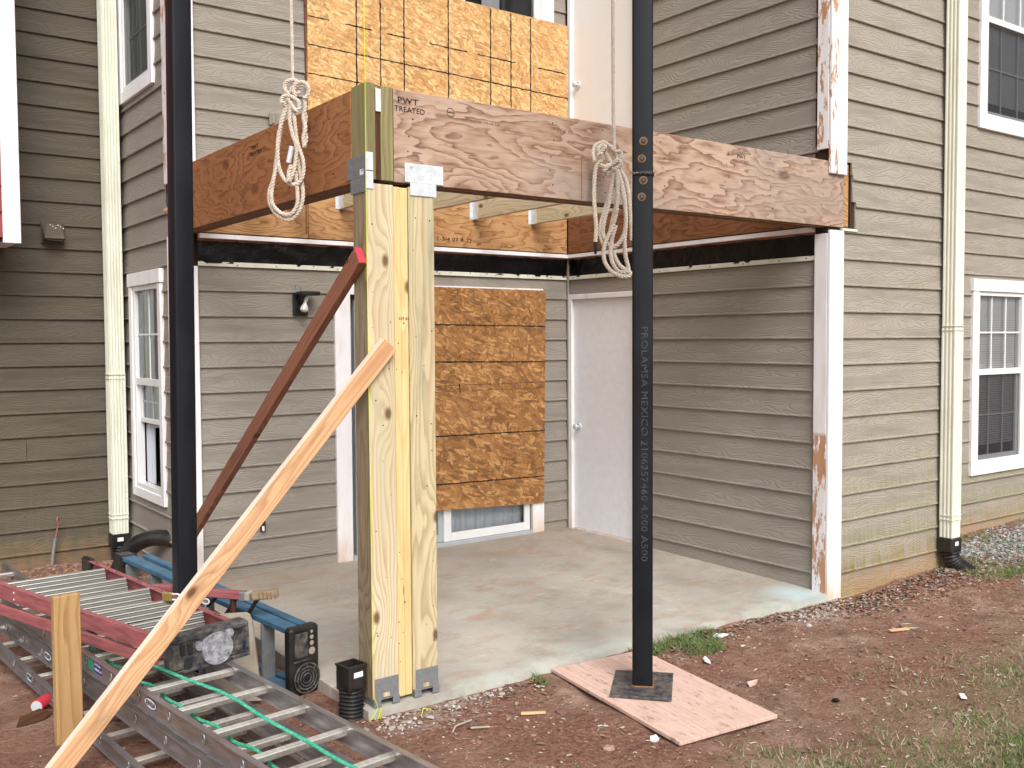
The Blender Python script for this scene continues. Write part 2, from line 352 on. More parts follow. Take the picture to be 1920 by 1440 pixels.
def mat_attr(name, rough=.85):
    M = Mat(name, rough, spec=.2); a = M.n('Attribute', attribute_name='tone').outputs['Color']
    return M.color(M.mix(.25, a, M.mix(M.noise(M.obj(), 60, 3), a, (.05, .035, .02, 1))))
W['litter'] = mat_attr('litter'); W['grass'] = mat_attr('grass'); W['stone'] = mat_attr('stone')

# ------------------------------------------------------------------ geometry helpers
def link(name, me, mat, parent=None, mw=None):
    o = bpy.data.objects.new(name, me); col.objects.link(o)
    for m in (mat if isinstance(mat, (list, tuple)) else [mat]):
        if m and len(me.materials) < 9 and not me.get('done'): me.materials.append(W[m].m)
    me['done'] = 1
    if mw is not None: o.matrix_world = mw
    if parent is not None:
        o.parent = parent; o.matrix_parent_inverse = Matrix(); o.matrix_basis = (parent.get_mw.inverted() if False else PW(parent).inverted()) @ (mw if mw is not None else Matrix())
    WM[o.name] = mw.copy() if mw is not None else (Matrix() if parent is None else Matrix())
    return o
WM = {}
def PW(o): return WM.get(o.name, Matrix())
def tag(o, label=None, cat=None, group=None, kind=None):
    if label: o['label'] = label
    if cat: o['category'] = cat
    if group: o['group'] = group
    if kind: o['kind'] = kind
    return o
def thing(name, label, cat, loc=(0, 0, 0), rz=0, group=None):
    o = bpy.data.objects.new(name, None); col.objects.link(o); o.empty_display_size = .1
    m = Matrix.Translation(loc) @ Matrix.Rotation(rz, 4, 'Z'); o.matrix_world = m; WM[o.name] = m
    return tag(o, label, cat, group)
def mesh(name, vs, fs, smooth=False):
    me = bpy.data.meshes.new(name); me.from_pydata([tuple(v) for v in vs], [], fs); me.update()
    if smooth: me.polygons.foreach_set('use_smooth', [True] * len(me.polygons))
    return me
class MB:
    def __init__(s): s.v = []; s.f = []; s.mi = []
    def add(s, vs, fs, mi=0):
        k = len(s.v); s.v += [tuple(v) for v in vs]; s.f += [tuple(i + k for i in f) for f in fs]; s.mi += [mi] * len(fs); return s
    def box(s, x0, x1, y0, y1, z0, z1, mi=0, m=None, bev=0):
        if x1 < x0: x0, x1 = x1, x0
        if y1 < y0: y0, y1 = y1, y0
        if z1 < z0: z0, z1 = z1, z0
        if bev:
            bm = bmesh.new(); bmesh.ops.create_cube(bm, size=1)
            for v in bm.verts: v.co = ((x0 + x1) / 2 + v.co.x * (x1 - x0), (y0 + y1) / 2 + v.co.y * (y1 - y0), (z0 + z1) / 2 + v.co.z * (z1 - z0))
            bmesh.ops.bevel(bm, geom=bm.edges[:], offset=bev, segments=1, affect='EDGES')
            vs = [v.co.copy() for v in bm.verts]; bm.verts.index_update(); fs = [[v.index for v in f.verts] for f in bm.faces]; bm.free()
        else:
            vs = [Vector(p) for p in ((x0, y0, z0), (x1, y0, z0), (x1, y1, z0), (x0, y1, z0), (x0, y0, z1), (x1, y0, z1), (x1, y1, z1), (x0, y1, z1))]
            fs = [(0, 3, 2, 1), (4, 5, 6, 7), (0, 1, 5, 4), (1, 2, 6, 5), (2, 3, 7, 6), (3, 0, 4, 7)]
        if m is not None: vs = [m @ v for v in vs]
        return s.add(vs, fs, mi)
    def prism(s, poly, x0, x1, mi=0, m=None):   # poly in (y,z), extruded along x
        n = len(poly); vs = [Vector((x0, y, z)) for y, z in poly] + [Vector((x1, y, z)) for y, z in poly]
        fs = [tuple(range(n))[::-1], tuple(range(n, 2 * n))] + [(i, (i + 1) % n, n + (i + 1) % n, n + i) for i in range(n)]
        if m is not None: vs = [m @ v for v in vs]
        return s.add(vs, fs, mi)
    def cyl(s, p0, p1, r0, r1=None, n=12, mi=0, cap=True):
        p0, p1 = Vector(p0), Vector(p1); r1 = r0 if r1 is None else r1
        d = (p1 - p0).normalized(); a = d.orthogonal().normalized(); b = d.cross(a)
        vs = []; 
        for p, r in ((p0, r0), (p1, r1)):
            for i in range(n):
                t = 2 * math.pi * i / n; vs.append(p + (a * math.cos(t) + b * math.sin(t)) * r)
        fs = [(i, (i + 1) % n, n + (i + 1) % n, n + i) for i in range(n)]
        if cap: fs += [tuple(range(n))[::-1], tuple(range(n, 2 * n))]
        return s.add(vs, fs, mi)
    def tube(s, pts, r, n=8, mi=0, radii=None):
        pts = [Vector(p) for p in pts]; vs = []; N = len(pts)
        a = None
        for i, p in enumerate(pts):
            d = (pts[min(i + 1, N - 1)] - pts[max(i - 1, 0)]).normalized()
            a = d.orthogonal().normalized() if a is None else (a - d * a.dot(d)).normalized()
            b = d.cross(a); rr = radii[i] if radii else r
            for k in range(n):
                t = 2 * math.pi * k / n; vs.append(p + (a * math.cos(t) + b * math.sin(t)) * rr)
        fs = [(i * n + k, i * n + (k + 1) % n, (i + 1) * n + (k + 1) % n, (i + 1) * n + k) for i in range(N - 1) for k in range(n)]
        fs += [tuple(range(n))[::-1], tuple(range((N - 1) * n, N * n))]
        return s.add(vs, fs, mi)
    def ring(s, c, nrm, r, rr, n=20, k=6, mi=0):
        c = Vector(c); nrm = Vector(nrm).normalized(); a = nrm.orthogonal().normalized(); b = nrm.cross(a); vs = []
        for i in range(n):
            t = 2 * math.pi * i / n; e = a * math.cos(t) + b * math.sin(t)
            for j in range(k):
                u = 2 * math.pi * j / k; vs.append(c + e * (r + rr * math.cos(u)) + nrm * rr * math.sin(u))
        return s.add(vs, [(i * k + j, ((i + 1) % n) * k + j, ((i + 1) % n) * k + (j + 1) % k, i * k + (j + 1) % k) for i in range(n) for j in range(k)], mi)
    def build(s, name, mat, parent=None, mw=None, smooth=False):
        me = mesh(name, s.v, s.f, smooth); me.polygons.foreach_set('material_index', s.mi)
        if smooth: me.set_sharp_from_angle(angle=R(35))
        return link(name, me, mat, parent, mw)

def pane_(mb, x0, x1, y0, y1, z0, z1): mb.add([(x0, y0, z0), (x1, y0, z0), (x1, y0, z1), (x0, y0, z1)], [(0, 1, 2, 3)])
def frame(p0, p1, nrm):
    """local x along p0->p1, local -y towards nrm, z completes it; origin at p0"""
    p0, p1, nrm = Vector(p0), Vector(p1), Vector(nrm); x = (p1 - p0).normalized(); y = -(nrm - x * nrm.dot(x)).normalized(); z = x.cross(y)
    return Matrix(((x.x, y.x, z.x, p0.x), (x.y, y.y, z.y, p0.y), (x.z, y.z, z.z, p0.z), (0, 0, 0, 1)))
def lumber(name, p0, p1, wid, th, nrm, mat, parent=None, edge=None, bev=.003, up=0):
    """board from p0 to p1 whose wide face (width wid) looks along nrm; p0,p1 lie mid-width on that face"""
    L = (Vector(p1) - Vector(p0)).length; mb = MB(); mb.box(0, L, 0, th, -wid / 2, wid / 2, bev=bev)
    mats = [mat]
    if edge:
        mats = [mat, edge]
        for i, f in enumerate(mb.f):
            c = sum((Vector(mb.v[k]) for k in f), Vector()) / len(f)
            if abs(c.z) > wid / 2 - 1e-4 or c.x < 1e-4 or c.x > L - 1e-4: mb.mi[i] = 1
    return mb.build(name, mats, parent, frame(p0, p1, nrm))
def txt(s, size, mw, mat, name='lettering', parent=None, sx=1, depth=.0006, bold=0):
    cu = bpy.data.curves.new('t', 'FONT'); cu.body = s; cu.size = size; cu.extrude = depth; cu.align_x = 'LEFT'; cu.space_character = 1.05; cu.offset = bold
    cu.resolution_u = 2
    to = bpy.data.objects.new('t', cu); col.objects.link(to)
    dg = bpy.context.evaluated_depsgraph_get(); me = bpy.data.meshes.new_from_object(to.evaluated_get(dg))
    bpy.data.objects.remove(to); me.materials.clear()
    me.transform(Matrix.Scale(sx, 4, (1, 0, 0)))
    return link(name, me, mat, parent, mw)
def surf(p, xdir, nrm):
    """frame for print on a surface: x along xdir, z out of the surface"""
    x = Vector(xdir).normalized(); z = Vector(nrm).normalized(); y = z.cross(x)
    return Matrix(((x.x, y.x, z.x, p[0]), (x.y, y.y, z.y, p[1]), (x.z, y.z, z.z, p[2]), (0, 0, 0, 1)))
def spline(pts, n=8):
    pts = [Vector(p) for p in pts]; P = [pts[0] * 2 - pts[1]] + pts + [pts[-1] * 2 - pts[-2]]; out = []
    for i in range(1, len(P) - 2):
        for k in range(n):
            t = k / n; a, b, c, d = P[i - 1], P[i], P[i + 1], P[i + 2]
            out.append(.5 * ((2 * b) + (c - a) * t + (2 * a - 5 * b + 4 * c - d) * t * t + (3 * b - a - 3 * c + d) * t ** 3))
    return out + [pts[-1]]
def resample(pts, step):
    out = [pts[0]]; acc = 0
    for a, b in zip(pts, pts[1:]):
        L = (b - a).length
        if L < 1e-9: continue
        t = step - acc
        while t < L: out.append(a + (b - a) * (t / L)); t += step
        acc = L - (t - step)
    out.append(pts[-1]); return out
def strands(mb, pts, rad, pitch, ns=3, step=.006, side=6, hairs=0):
    P = resample(spline(pts), step); a = None; paths = [[] for _ in range(ns)]; s = 0
    for i, p in enumerate(P):
        d = (P[min(i + 1, len(P) - 1)] - P[max(i - 1, 0)]).normalized()
        a = d.orthogonal().normalized() if a is None else (a - d * a.dot(d)).normalized(); b = d.cross(a)
        for k in range(ns):
            t = 2 * math.pi * (i * step / pitch + k / ns); paths[k].append(p + (a * math.cos(t) + b * math.sin(t)) * rad * .58)
    for pa in paths: mb.tube(pa, rad * .52, side)
    for _ in range(hairs):
        p = random.choice(P); v = Vector((random.gauss(0, 1), random.gauss(0, 1), random.gauss(0, 1))).normalized()
        mb.tube([p + v * rad * .8, p + v * (rad + .004)], .0005, 3)

def clip(poly, lo, hi):
    def cut(P, f, z):
        out = []
        for i in range(len(P)):
            a, b = P[i], P[(i + 1) % len(P)]; ia, ib = f(a[1]), f(b[1])
            if ia: out.append(a)
            if ia != ib: t = (z - a[1]) / (b[1] - a[1]); out.append((a[0] + (b[0] - a[0]) * t, z))
        return out
    P = cut(poly, lambda v: v >= lo - 1e-7, lo)
    return cut(P, lambda v: v <= hi + 1e-7, hi) if len(P) > 2 else []
E_, ZB = .178, .072
def wall(parent, label, O, ang, x0, x1, z0, z1, holes, opens, mat, sx0=None, sx1=None, joints=()):
    """a clad wall; wall frame: x along it, z up, -y outwards. holes: no siding there; opens: no sheathing either"""
    mw = Matrix.Translation(O) @ Matrix.Rotation(ang, 4, 'Z')
    def cells(hs, xa, xb, za, zb):
        xs = sorted({xa, xb, *[min(max(h[i], xa), xb) for h in hs for i in (0, 1)]}); out = []
        for a, b in zip(xs, xs[1:]):
            if b - a < 1e-4: continue
            m = (a + b) / 2; seg = [(za, zb)]
            for h in hs:
                if h[0] < m < h[1]:
                    ns = []
                    for s0, s1 in seg:
                        if h[3] <= s0 or h[2] >= s1: ns.append((s0, s1)); continue
                        if h[2] > s0: ns.append((s0, h[2]))
                        if h[3] < s1: ns.append((h[3], s1))
                    seg = ns
            for s0, s1 in seg:
                if s1 - s0 > .002:
                    if out and abs(out[-1][1] - a) < 1e-6 and abs(out[-1][2] - s0) < 1e-6 and abs(out[-1][3] - s1) < 1e-6: out[-1] = (out[-1][0], b, s0, s1)
                    else: out.append((a, b, s0, s1))
        return out
    mb = MB()
    for a, b, c, d in cells(opens, x0, x1, z0, z1): mb.box(a, b, .016, .12, c, d)
    wl = mb.build('wall', 'sheath', parent, mw); wl['label'] = label
    a0, a1 = (x0 if sx0 is None else sx0), (x1 if sx1 is None else sx1)
    k = math.floor((z0 - ZB) / E_)
    hs = list(holes) + list(opens)
    while ZB + k * E_ < z1:
        zb = ZB + k * E_; j = random.uniform(-.0008, .0008)
        prof = [(.0155, zb), (-.001 + j, zb), (-.0075 + j, zb + .003), (-.0085 + j, zb + .010), (-.0055 + j, zb + .015), (-.001 + j, zb + .017), (.0085, zb + E_ - .001), (.0155, zb + E_ - .001)]
        cs = cells([h for h in hs if h[2] < zb + E_ and h[3] > zb], a0, a1, max(zb, z0), min(zb + E_, z1))
        parts = [[]]
        jx = [q[1] for q in joints if q[0] == k]
        groups = {}
        for c in cs:
            gi = 0
            if jx:
                if c[0] < jx[0] < c[1]:
                    groups.setdefault(0, []).append((c[0], jx[0] - .0015, c[2], c[3])); groups.setdefault(1, []).append((jx[0] + .0015, c[1], c[2], c[3])); continue
                gi = 0 if c[1] <= jx[0] else 1
            groups.setdefault((gi, round(c[0], 2) if not jx else 0) if True else 0, []).append(c)
        # cells that touch belong to one board
        flat = sorted([c for g in groups.values() for c in g]); boards = []
        for c in flat:
            if boards and any(abs(q[1] - c[0]) < 1e-4 for q in boards[-1]): boards[-1].append(c)
            else: boards.append([c])
        for bd in boards:
            m2 = MB()
            for a, b, s0, s1 in bd:
                P = clip(prof, s0, s1)
                if len(P) > 2 and b - a > .003: m2.prism(P, a, b)
            if m2.v: m2.build('siding_board', mat, wl, mw)
        k += 1
    return wl, mw

# ================================================================== SETTING
G = -.11
def gz(x, y):
    z = -.10 + .012 * math.sin(x * 1.9 + y) + .010 * math.sin(y * 2.7 - x * 1.3)
    if x > .0: z += .05 * min(1, x / .8) * max(0, min(1, (y + 3.6) / .9))
    if x > 1.4: z += .06 * min(1, (x - 1.4) / 2) * max(0, min(1, (y + 3.4) / 1.1))
    if -3.6 < x < .1: z += .022 * max(0, min(1, (y + 3.05) / .25))
    d = math.hypot(x + 3.75, (y - .85)); z += .13 * math.exp(-(d / .32) ** 2)
    z += .018 * mnoise.noise(Vector((x * 2.2, y * 3.1, 5))) * (1 if y < -2.95 or x < -3.6 else .3)
    d = math.hypot((x + 4.1) * .6, (y - 1.25)); z += .07 * math.exp(-(d / .22) ** 2)
    return z

def gz2(x, y): return gz(x, y) + .012 * mnoise.noise(Vector((x * 5, y * 5, 0))) + .006 * mnoise.noise(Vector((x * 19, y * 19, 3)))
def ground():
    xs = sorted(set([-60, -30, -15, -9, -7] + [round(-6 + i * .05, 3) for i in range(0, 201)] + [5, 7, 11, 20, 60]))
    ys = sorted(set([-60, -30, -15, -9, -7] + [round(-6 + i * .05, 3) for i in range(0, 156)] + [3, 6, 15, 60]))
    vs = [(x, y, gz2(x, y)) for y in ys for x in xs]; n = len(xs)
    fs = [(j * n + i, j * n + i + 1, (j + 1) * n + i + 1, (j + 1) * n + i) for j in range(len(ys) - 1) for i in range(n - 1)]
    o = link('ground', mesh('ground', vs, fs, True), 'dirt'); tag(o, kind='structure')
ground()
mb = MB()      # patio slab, falling slightly to its outer edge
sl = [(-3.47, -2.74), (-.02, -2.745), (-.02, .03), (-3.47, .03)]
def slz(y): return -.036 * (y / -2.74) if y < 0 else 0
vs = []; nx, ny = 40, 34
for j in range(ny + 1):
    for i in range(nx + 1):
        x = -3.47 + 3.49 * i / nx; y = -2.745 + 2.775 * j / ny
        if i in (0,) : x += .006 * mnoise.noise(Vector((0, y * 6, 1)))
        if j == 0: y += .008 * mnoise.noise(Vector((x * 6, 0, 1)))
        vs.append((x, y, slz(y) - (.004 if j == 0 or i == 0 else 0)))
fs = [(j * (nx + 1) + i, j * (nx + 1) + i + 1, (j + 1) * (nx + 1) + i + 1, (j + 1) * (nx + 1) + i) for j in range(ny) for i in range(nx)]
k = len(vs); base = [vs[i] for i in range(nx + 1)]; vs += [(x, y - .004, -.25) for x, y, z in base]; fs += [(i + 1, i, k + i, k + i + 1) for i in range(nx)]
k = len(vs); ed = [j * (nx + 1) for j in range(ny + 1)]; vs += [(vs[e][0] - .004, vs[e][1], -.25) for e in ed]; fs += [(ed[j], ed[j + 1], k + j + 1, k + j) for j in range(ny)]
o = link('patio', mesh('patio', vs, fs), 'concrete'); tag(o, kind='structure')
# little extra tongue of slab past the wall corner
MB().box(-.0205, .10, -2.742, -2.66, -.25, -.0365).build('patio', 'concrete'); bpy.data.objects['patio.001']['kind'] = 'structure'

B = thing('apartment_building', 'two-storey apartment building in taupe lap siding wrapped round the concrete patio', 'building')
TOP = 5.7
LX = -3.446; D = 2.724
# back wall (faces the camera behind the patio), local x = world X
wall(B, 'taupe back wall with the boarded patio door', (0, 0, 0), 0, LX, .1, -.2, TOP,
     [(LX, -3.306, -.2, 2.2), (LX, -3.306, 2.85, TOP), (LX, .1, 2.2, 2.86), (-2.28, -2.15, -.2, 2.12), (-.42, -.295, -.2, 2.12), (-2.28, -.295, 2.0, 2.12), (-.30, -.16, 2.9, 5.2), (-.02, .1, -.2, TOP)],
     [(-2.15, -.42, -.2, 2.0), (-2.3, -.30, 2.9, 5.0)], 'siding')
# side wall (with the two doors), local x = -world Y
wall(B, 'taupe side wall with the two white doors', (0, 0, 0), R(-90), -.1, D, -.2, TOP,
     [(D - .11, D, -.2, 2.42), (D - .09, D, 2.85, TOP), (-.1, D, 2.2, 2.86), (-.1, .93, -.2, 2.08), (-.1, .93, 2.86, 5.05), (-.1, .02, -.2, TOP)],
     [(.06, .86, -.03, 2.03), (.06, .86, 2.93, 5.0), (D - .16, D + .1, 2.405, 2.88)], 'siding')
# right-hand wall, parallel to the back wall
wall(B, 'mildewed taupe wall between the corner board and the right downspout', (0, -D, 0), 0, 0, 1.45, -.2, TOP,
     [(0, .127, -.2, 2.42), (0, .15, 2.78, TOP), (-.01, .25, 2.60, 2.78), (-.01, .285, 2.41, 2.60)], [(-.01, .24, 2.43, 2.86)], 'siding_mold', sx0=0)
MB().box(1.35, 1.45, -D + .016, -2.2, -.2, TOP).build('wall', 'sheath', B)
# far right wall, set back
Y2 = -2.31
wall(B, 'taupe wall at the far right with the two white windows', (0, Y2, 0), 0, 1.46, 5.2, -.2, TOP,
     [(2.53, 4.25, .49, 2.175), (2.59, 4.3, 3.45, 5.4)], [(2.62, 4.15, .60, 2.06), (2.69, 4.2, 3.56, 5.3)], 'siding_far')
# bay side wall (narrow windows), local x = -world Y measured from Y=1.35
YD = 1.35
wall(B, 'narrow taupe wall with the tall narrow windows', (LX, YD, 0), R(-90), 0, YD, -.2, TOP,
     [(YD - .13, YD, -.2, 2.6), (YD - .17, YD, 2.78, TOP), (YD - .24, YD, 2.60, 2.78), (.235, 1.03, .50, 2.20), (.08, .95, 3.51, 5.2)], [(.30, .90, .60, 2.09), (.19, .81, 3.60, 5.1)], 'siding')
# olive wall at the far left
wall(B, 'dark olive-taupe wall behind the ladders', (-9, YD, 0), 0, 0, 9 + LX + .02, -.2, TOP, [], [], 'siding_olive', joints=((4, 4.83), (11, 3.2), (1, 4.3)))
# return at inner corner: thin taupe corner trim
MB().box(-.022, .0, -.022, .0, -.03, 2.2, bev=.003).build('corner_bead', 'siding', B)
MB().box(-.022, .0, -.022, .0, 2.2, 2.39, bev=.003).build('corner_bead', 'ptD', B)

# corner boards
def cboard(x0, x1, y0, y1, z0, z1, mat): 
    return MB().box(x0, x1, y0, y1, z0, z1, bev=.004).build('corner_board', mat, B)
cboard(-.024, -.002, -D - .0, -D + .105, -.05, 2.375, 'peel_low')          # lower, faces left
cboard(-.024, .125, -D - .024, -D - .001, -.085, 2.395, 'white')           # lower, faces front
MB().box(.126, .285, -D - .016, -D + .03, 2.397, 2.415, bev=.002).build('window_flashing', 'cream', B)
cboard(-.024, -.002, -D, -D + .092, 2.93, TOP, 'peel')
cboard(-.024, .052, -D - .024, -D - .001, 2.765, TOP, 'peel')
cboard(.053, .148, -D - .026, -D - .001, 2.765, TOP, 'white')
cboard(LX - .024, LX - .002, .0, .165, 2.76, TOP, 'peel'); cboard(LX - .024, -3.306, -.024, -.001, 2.86, TOP, 'white')
cboard(LX - .024, LX - .002, .0, .13, -.08, 2.40, 'white'); cboard(LX - .024, -3.306, -.024, -.001, -.08, 2.2, 'white')
# torn siding end: tape and shreds by the left post
mb = MB(); mb.box(LX - .006, LX, .12, .15, 2.60, 2.70); mb.build('tape', 'tape', B)
mb = MB(); mb.box(LX - .006, LX + .0, .15, .245, 2.585, 2.61); mb.build('wood_strip', 'fir', B)
# wood and membrane band below the deck, on both walls
def band(mw, xa, xb, lab):
    for nm, y0, y1, z0, z1, m in (('membrane', -.004, .015, 2.225, 2.380, 'paper'), ('wood_strip', -.012, .0155, 2.377, 2.392, 'redwood'), ('drip_flashing', -.045, -.005, 2.392, 2.424, 'white'), ('starter_strip', -.012, .0, 2.203, 2.236, 'cream')):
        mb = MB()
        if nm == 'membrane':       # rumpled sheet
            n = 160; vs = []; fs = []
            for i in range(n + 1):
                x = xa + (xb - xa) * i / n
                for j in range(6):
                    z = z0 + (z1 - z0) * j / 5; vs.append((x, -.002 - .024 * abs(mnoise.noise(Vector((x * 9 + z * 14, z * 9, xa)))) - .008 * abs(mnoise.noise(Vector((x * 31, z * 30, 2)))), z + .008 * mnoise.noise(Vector((x * 6, j, 4))) * (j == 5)))
            fs = [(i * 6 + j, (i + 1) * 6 + j, (i + 1) * 6 + j + 1, i * 6 + j + 1) for i in range(n) for j in range(5)]
            mb.add(vs, fs)
            mb.build(nm, m, B, mw, smooth=True)
        else:
            mb.box(xa, xb, y0, y1, z0, z1, bev=.002).build(nm, m, B, mw)
    mb = MB(); x = xa + .06
    while x < xb - .05:
        c = Vector((x, -.0125, random.uniform(2.212, 2.228))); mb.cyl(c, c + Vector((0, -.003, 0)), .0045, n=6); x += random.uniform(.10, .34)
    tag(mb.build('nail', 'black', B, mw), kind='stuff')
band(Matrix(), -3.30, -.024, 'b'); band(Matrix.Rotation(R(-90), 4, 'Z'), .024, D - .11, 's')

# ------------------------------------------------------------------ windows
def mw_wall(O, ang): return Matrix.Translation(O) @ Matrix.Rotation(ang, 4, 'Z')
def dh_window(label, mw, x0, x1, z0, z1, trim, head, cols, split, grids=True, openfrac=0, blind='blind', headw=None):
    """double hung window: trim boards outside, white vinyl frame, two sashes with glazing bars"""
    mb = MB()
    t = trim
    mb.box(x0, x0 + t, -.022, .03, z0, z1 - head, bev=.003); mb.box(x1 - t, x1, -.022, .03, z0, z1 - head, bev=.003)
    mb.box(x0 + t + .001, x1 - t - .001, -.022, .03, z0, z0 + t, bev=.003)
    mb.box(x0 - .012, x1 + .012, -.028, .03, z1 - head + .001, z1, bev=.003)
    wo_ = mb.build('window', 'white', B, mw); wo_['label'] = label
    a, b, c, d = x0 + t, x1 - t, z0 + t, z1 - head; f = .035
    mb = MB()
    for q in ((a, a + f, c, d), (b - f, b, c, d), (a + f, b - f, d - f, d), (a + f, b - f, c, c + f)): mb.box(q[0], q[1], -.010, .05, q[2], q[3], bev=.002)
    zs = c + (d - c) * split
    mb.box(a + f, b - f, -.006, .04, zs - .026, zs + .026, bev=.002)
    mb.build('frame', 'vinyl', wo_, mw)
    a += f; b -= f; c += f; d -= f
    # upper sash
    mu = MB(); pu = MB()
    def grid(mb, za, zb, y, wd, nc):
        for i in range(1, nc): xx = a + (b - a) * i / nc; mb.box(xx - wd / 2, xx + wd / 2, y - .004, y + .004, za, zb)
        zz = (za + zb) / 2
        for i in range(nc): mb.box(a + (b - a) * i / nc + (wd / 2 if i else 0), a + (b - a) * (i + 1) / nc - (wd / 2 if i < nc - 1 else 0), y - .004, y + .004, zz - wd / 2, zz + wd / 2)
    if grids: grid(mu, zs + .026, d, .018, .014, cols); mu.build('muntin', 'vinyl', wo_, mw)
    mb = MB(); pane_(mb, a, b, .021, .025, zs + .026, d); mb.build('pane', 'glass', wo_, mw)
    # lower sash
    zt = zs - .026; lo = c + (zt - c) * openfrac
    ml = MB()
    for q in ((a, a + .03, lo, zt), (b - .03, b, lo, zt), (a + .03, b - .03, lo, lo + .035)): ml.box(q[0], q[1], .02, .045, q[2], q[3], bev=.002)
    ml.build('sash', 'vinyl' if openfrac else 'vinyl', wo_, mw)
    if grids:
        mu = MB(); grid(mu, lo + .036, zt, .034, .014, cols); mu.build('muntin', 'sash', wo_, mw)
    mb = MB(); pane_(mb, a + .03, b - .03, .036, .04, lo + .035, zt); mb.build('pane', 'glass', wo_, mw)
    if not openfrac:
        mb = MB(); pane_(mb, a + .001, b - .001, .004, .006, c, zt); mb.build('dulling_screen', 'meshscreen', wo_, mw)  # screen added over the lower sash to cut reflections and darken it
    # blind behind, slats
    mb = MB(); z = d
    if blind == 'blind':
        zl = c + (.12 if not openfrac else 0)
        while z > zl: mb.add([(a, .047, z), (b, .047, z), (b, .058, z - .020), (a, .058, z - .020)], [(0, 1, 2, 3)]); z -= .021
        mb.build('blind', 'blind', wo_, mw)
    else:
        n = 60; vs = []
        xa, xb = (a, b)
        for i in range(n + 1):
            x = a - .03 + (b - a + .06) * i / n; y = .070 + .010 * math.sin(i * 1.1) + .006 * math.sin(i * 2.3)
            zl = c - .02
            if openfrac: 
                s = (x - a) / (b - a); zl = c - .02 if s < .30 else max(c, lo - .03 - .12 * max(0, (.45 - s)))
            vs += [(x, y, zl), (x, y, d + .05)]
        mb.add(vs, [(2 * i, 2 * i + 2, 2 * i + 3, 2 * i + 1) for i in range(n)]); mb.build('curtain', 'curtain', wo_, mw, smooth=True)
    # room behind
    e = .06
    vs = [(a - e, .122, c - e), (b + e, .122, c - e), (b + e, .122, d + e), (a - e, .122, d + e), (a - e, .7, c - e), (b + e, .7, c - e), (b + e, .7, d + e), (a - e, .7, d + e)]
    MB().add(vs, [(4, 5, 6, 7), (0, 1, 5, 4), (1, 2, 6, 5), (2, 3, 7, 6), (3, 0, 4, 7)]).build('room', 'room', wo_, mw)
mwM = mw_wall((LX, YD, 0), R(-90))
dh_window('tall narrow window with its lower sash raised', mwM, .235, 1.03, .50, 2.20, .07, .10, 2, .53, openfrac=.62, blind='curtain')
dh_window('upper narrow window with dark glass', mwM, .08, .95, 3.51, 5.2, .085, .10, 2, .5, blind=None if False else 'curtain')
mwR = mw_wall((0, Y2, 0), 0)
dh_window('lower white window with white curtains at the right edge', mwR, 2.53, 3.50, .49, 2.175, .09, .105, 3, .535)
dh_window('second lower window cut by the right edge', mwR, 3.52, 4.27, .49, 2.175, .09, .105, 3, .535)
dh_window('upper white window with dark lower panes', mwR, 2.59, 4.3, 3.45, 5.4, .10, .11, 5, .48)

# ------------------------------------------------------------------ sliding patio door (lower) and upper one
sd_ = MB()
sd_.box(-2.28, -2.152, -.022, .03, -.03, 2.118, bev=.003); sd_.box(-.42, -.296, -.022, .03, .0, 2.118, bev=.003); sd_.box(-2.151, -.421, -.022, .03, 2.03, 2.118, bev=.003)
sdr = sd_.build('patio_door', 'white', B); sdr['label'] = 'sliding patio door behind the lower OSB sheet'
mb = MB()
for q in ((-2.10, -2.05, .03, 2.0), (-1.36, -1.30, .03, 2.0), (-2.05, -1.36, .03, .09), (-2.05, -1.36, 1.94, 2.0)): mb.box(q[0], q[1], .02, .06, q[2], q[3], bev=.003)
mb.box(-2.149, -.421, -.03, .09, -.03, .028, bev=.003); mb.build('frame', 'sash', sdr)
mb = MB()
for q in ((-1.32, -1.25, .03, 2.0), (-.50, -.44, .03, 2.0), (-1.25, -.50, .03, .10), (-1.25, -.50, 1.92, 2.0)): mb.box(q[0], q[1], -.004, .018, q[2], q[3], bev=.003)
mb.build('frame', 'vinyl', sdr)
mb = MB(); pane_(mb, -2.05, -1.36, .038, .042, .09, 1.94); mb.build('pane', 'glass', sdr)
mb = MB(); pane_(mb, -1.25, -.50, .006, .010, .10, 1.92); mb.build('pane', 'glass', sdr)
mb = MB(); n = 120; vs = []
for i in range(n + 1):
    x = -2.12 + 1.68 * i / n; vs += [(x, .10 + .01 * math.sin(i * .9), 0), (x, .10 + .01 * math.sin(i * .9), 2.0)]
mb.add(vs, [(2 * i, 2 * i + 2, 2 * i + 3, 2 * i + 1) for i in range(n)]).build('curtain', 'curtain', sdr, smooth=True)
MB().box(-2.2, -.40, .13, .9, -.2, 2.05).build('room', 'room', sdr)
us = MB(); us.box(-.298, -.165, -.022, .03, 2.9, 5.05, bev=.003)
usr = us.build('patio_door', 'white', B); usr['label'] = 'upper glazed door above the pale OSB sheet'
mb = MB()
for q in ((-.36, -.30, 2.95, 4.95), (-1.13, -1.07, 2.95, 4.95)): mb.box(q[0], q[1], .0, .05, q[2], q[3], bev=.003)
mb.build('frame', 'vinyl', usr)
mb = MB(); pane_(mb, -2.25, -1.13, .03, .034, 2.95, 4.95); mb.build('pane', 'glass', usr); mb = MB(); pane_(mb, -1.07, -.36, .02, .024, 2.95, 4.95); mb.build('pane', 'glass', usr)
mb = MB(); mb.box(-.84, -.66, .10, .11, 3, 4.95); mb.build('curtain', 'bluemark' if False else 'curtain', usr)
MB().box(-2.35, -.25, .13, .9, 2.85, 5.05).build('room', 'room', usr)

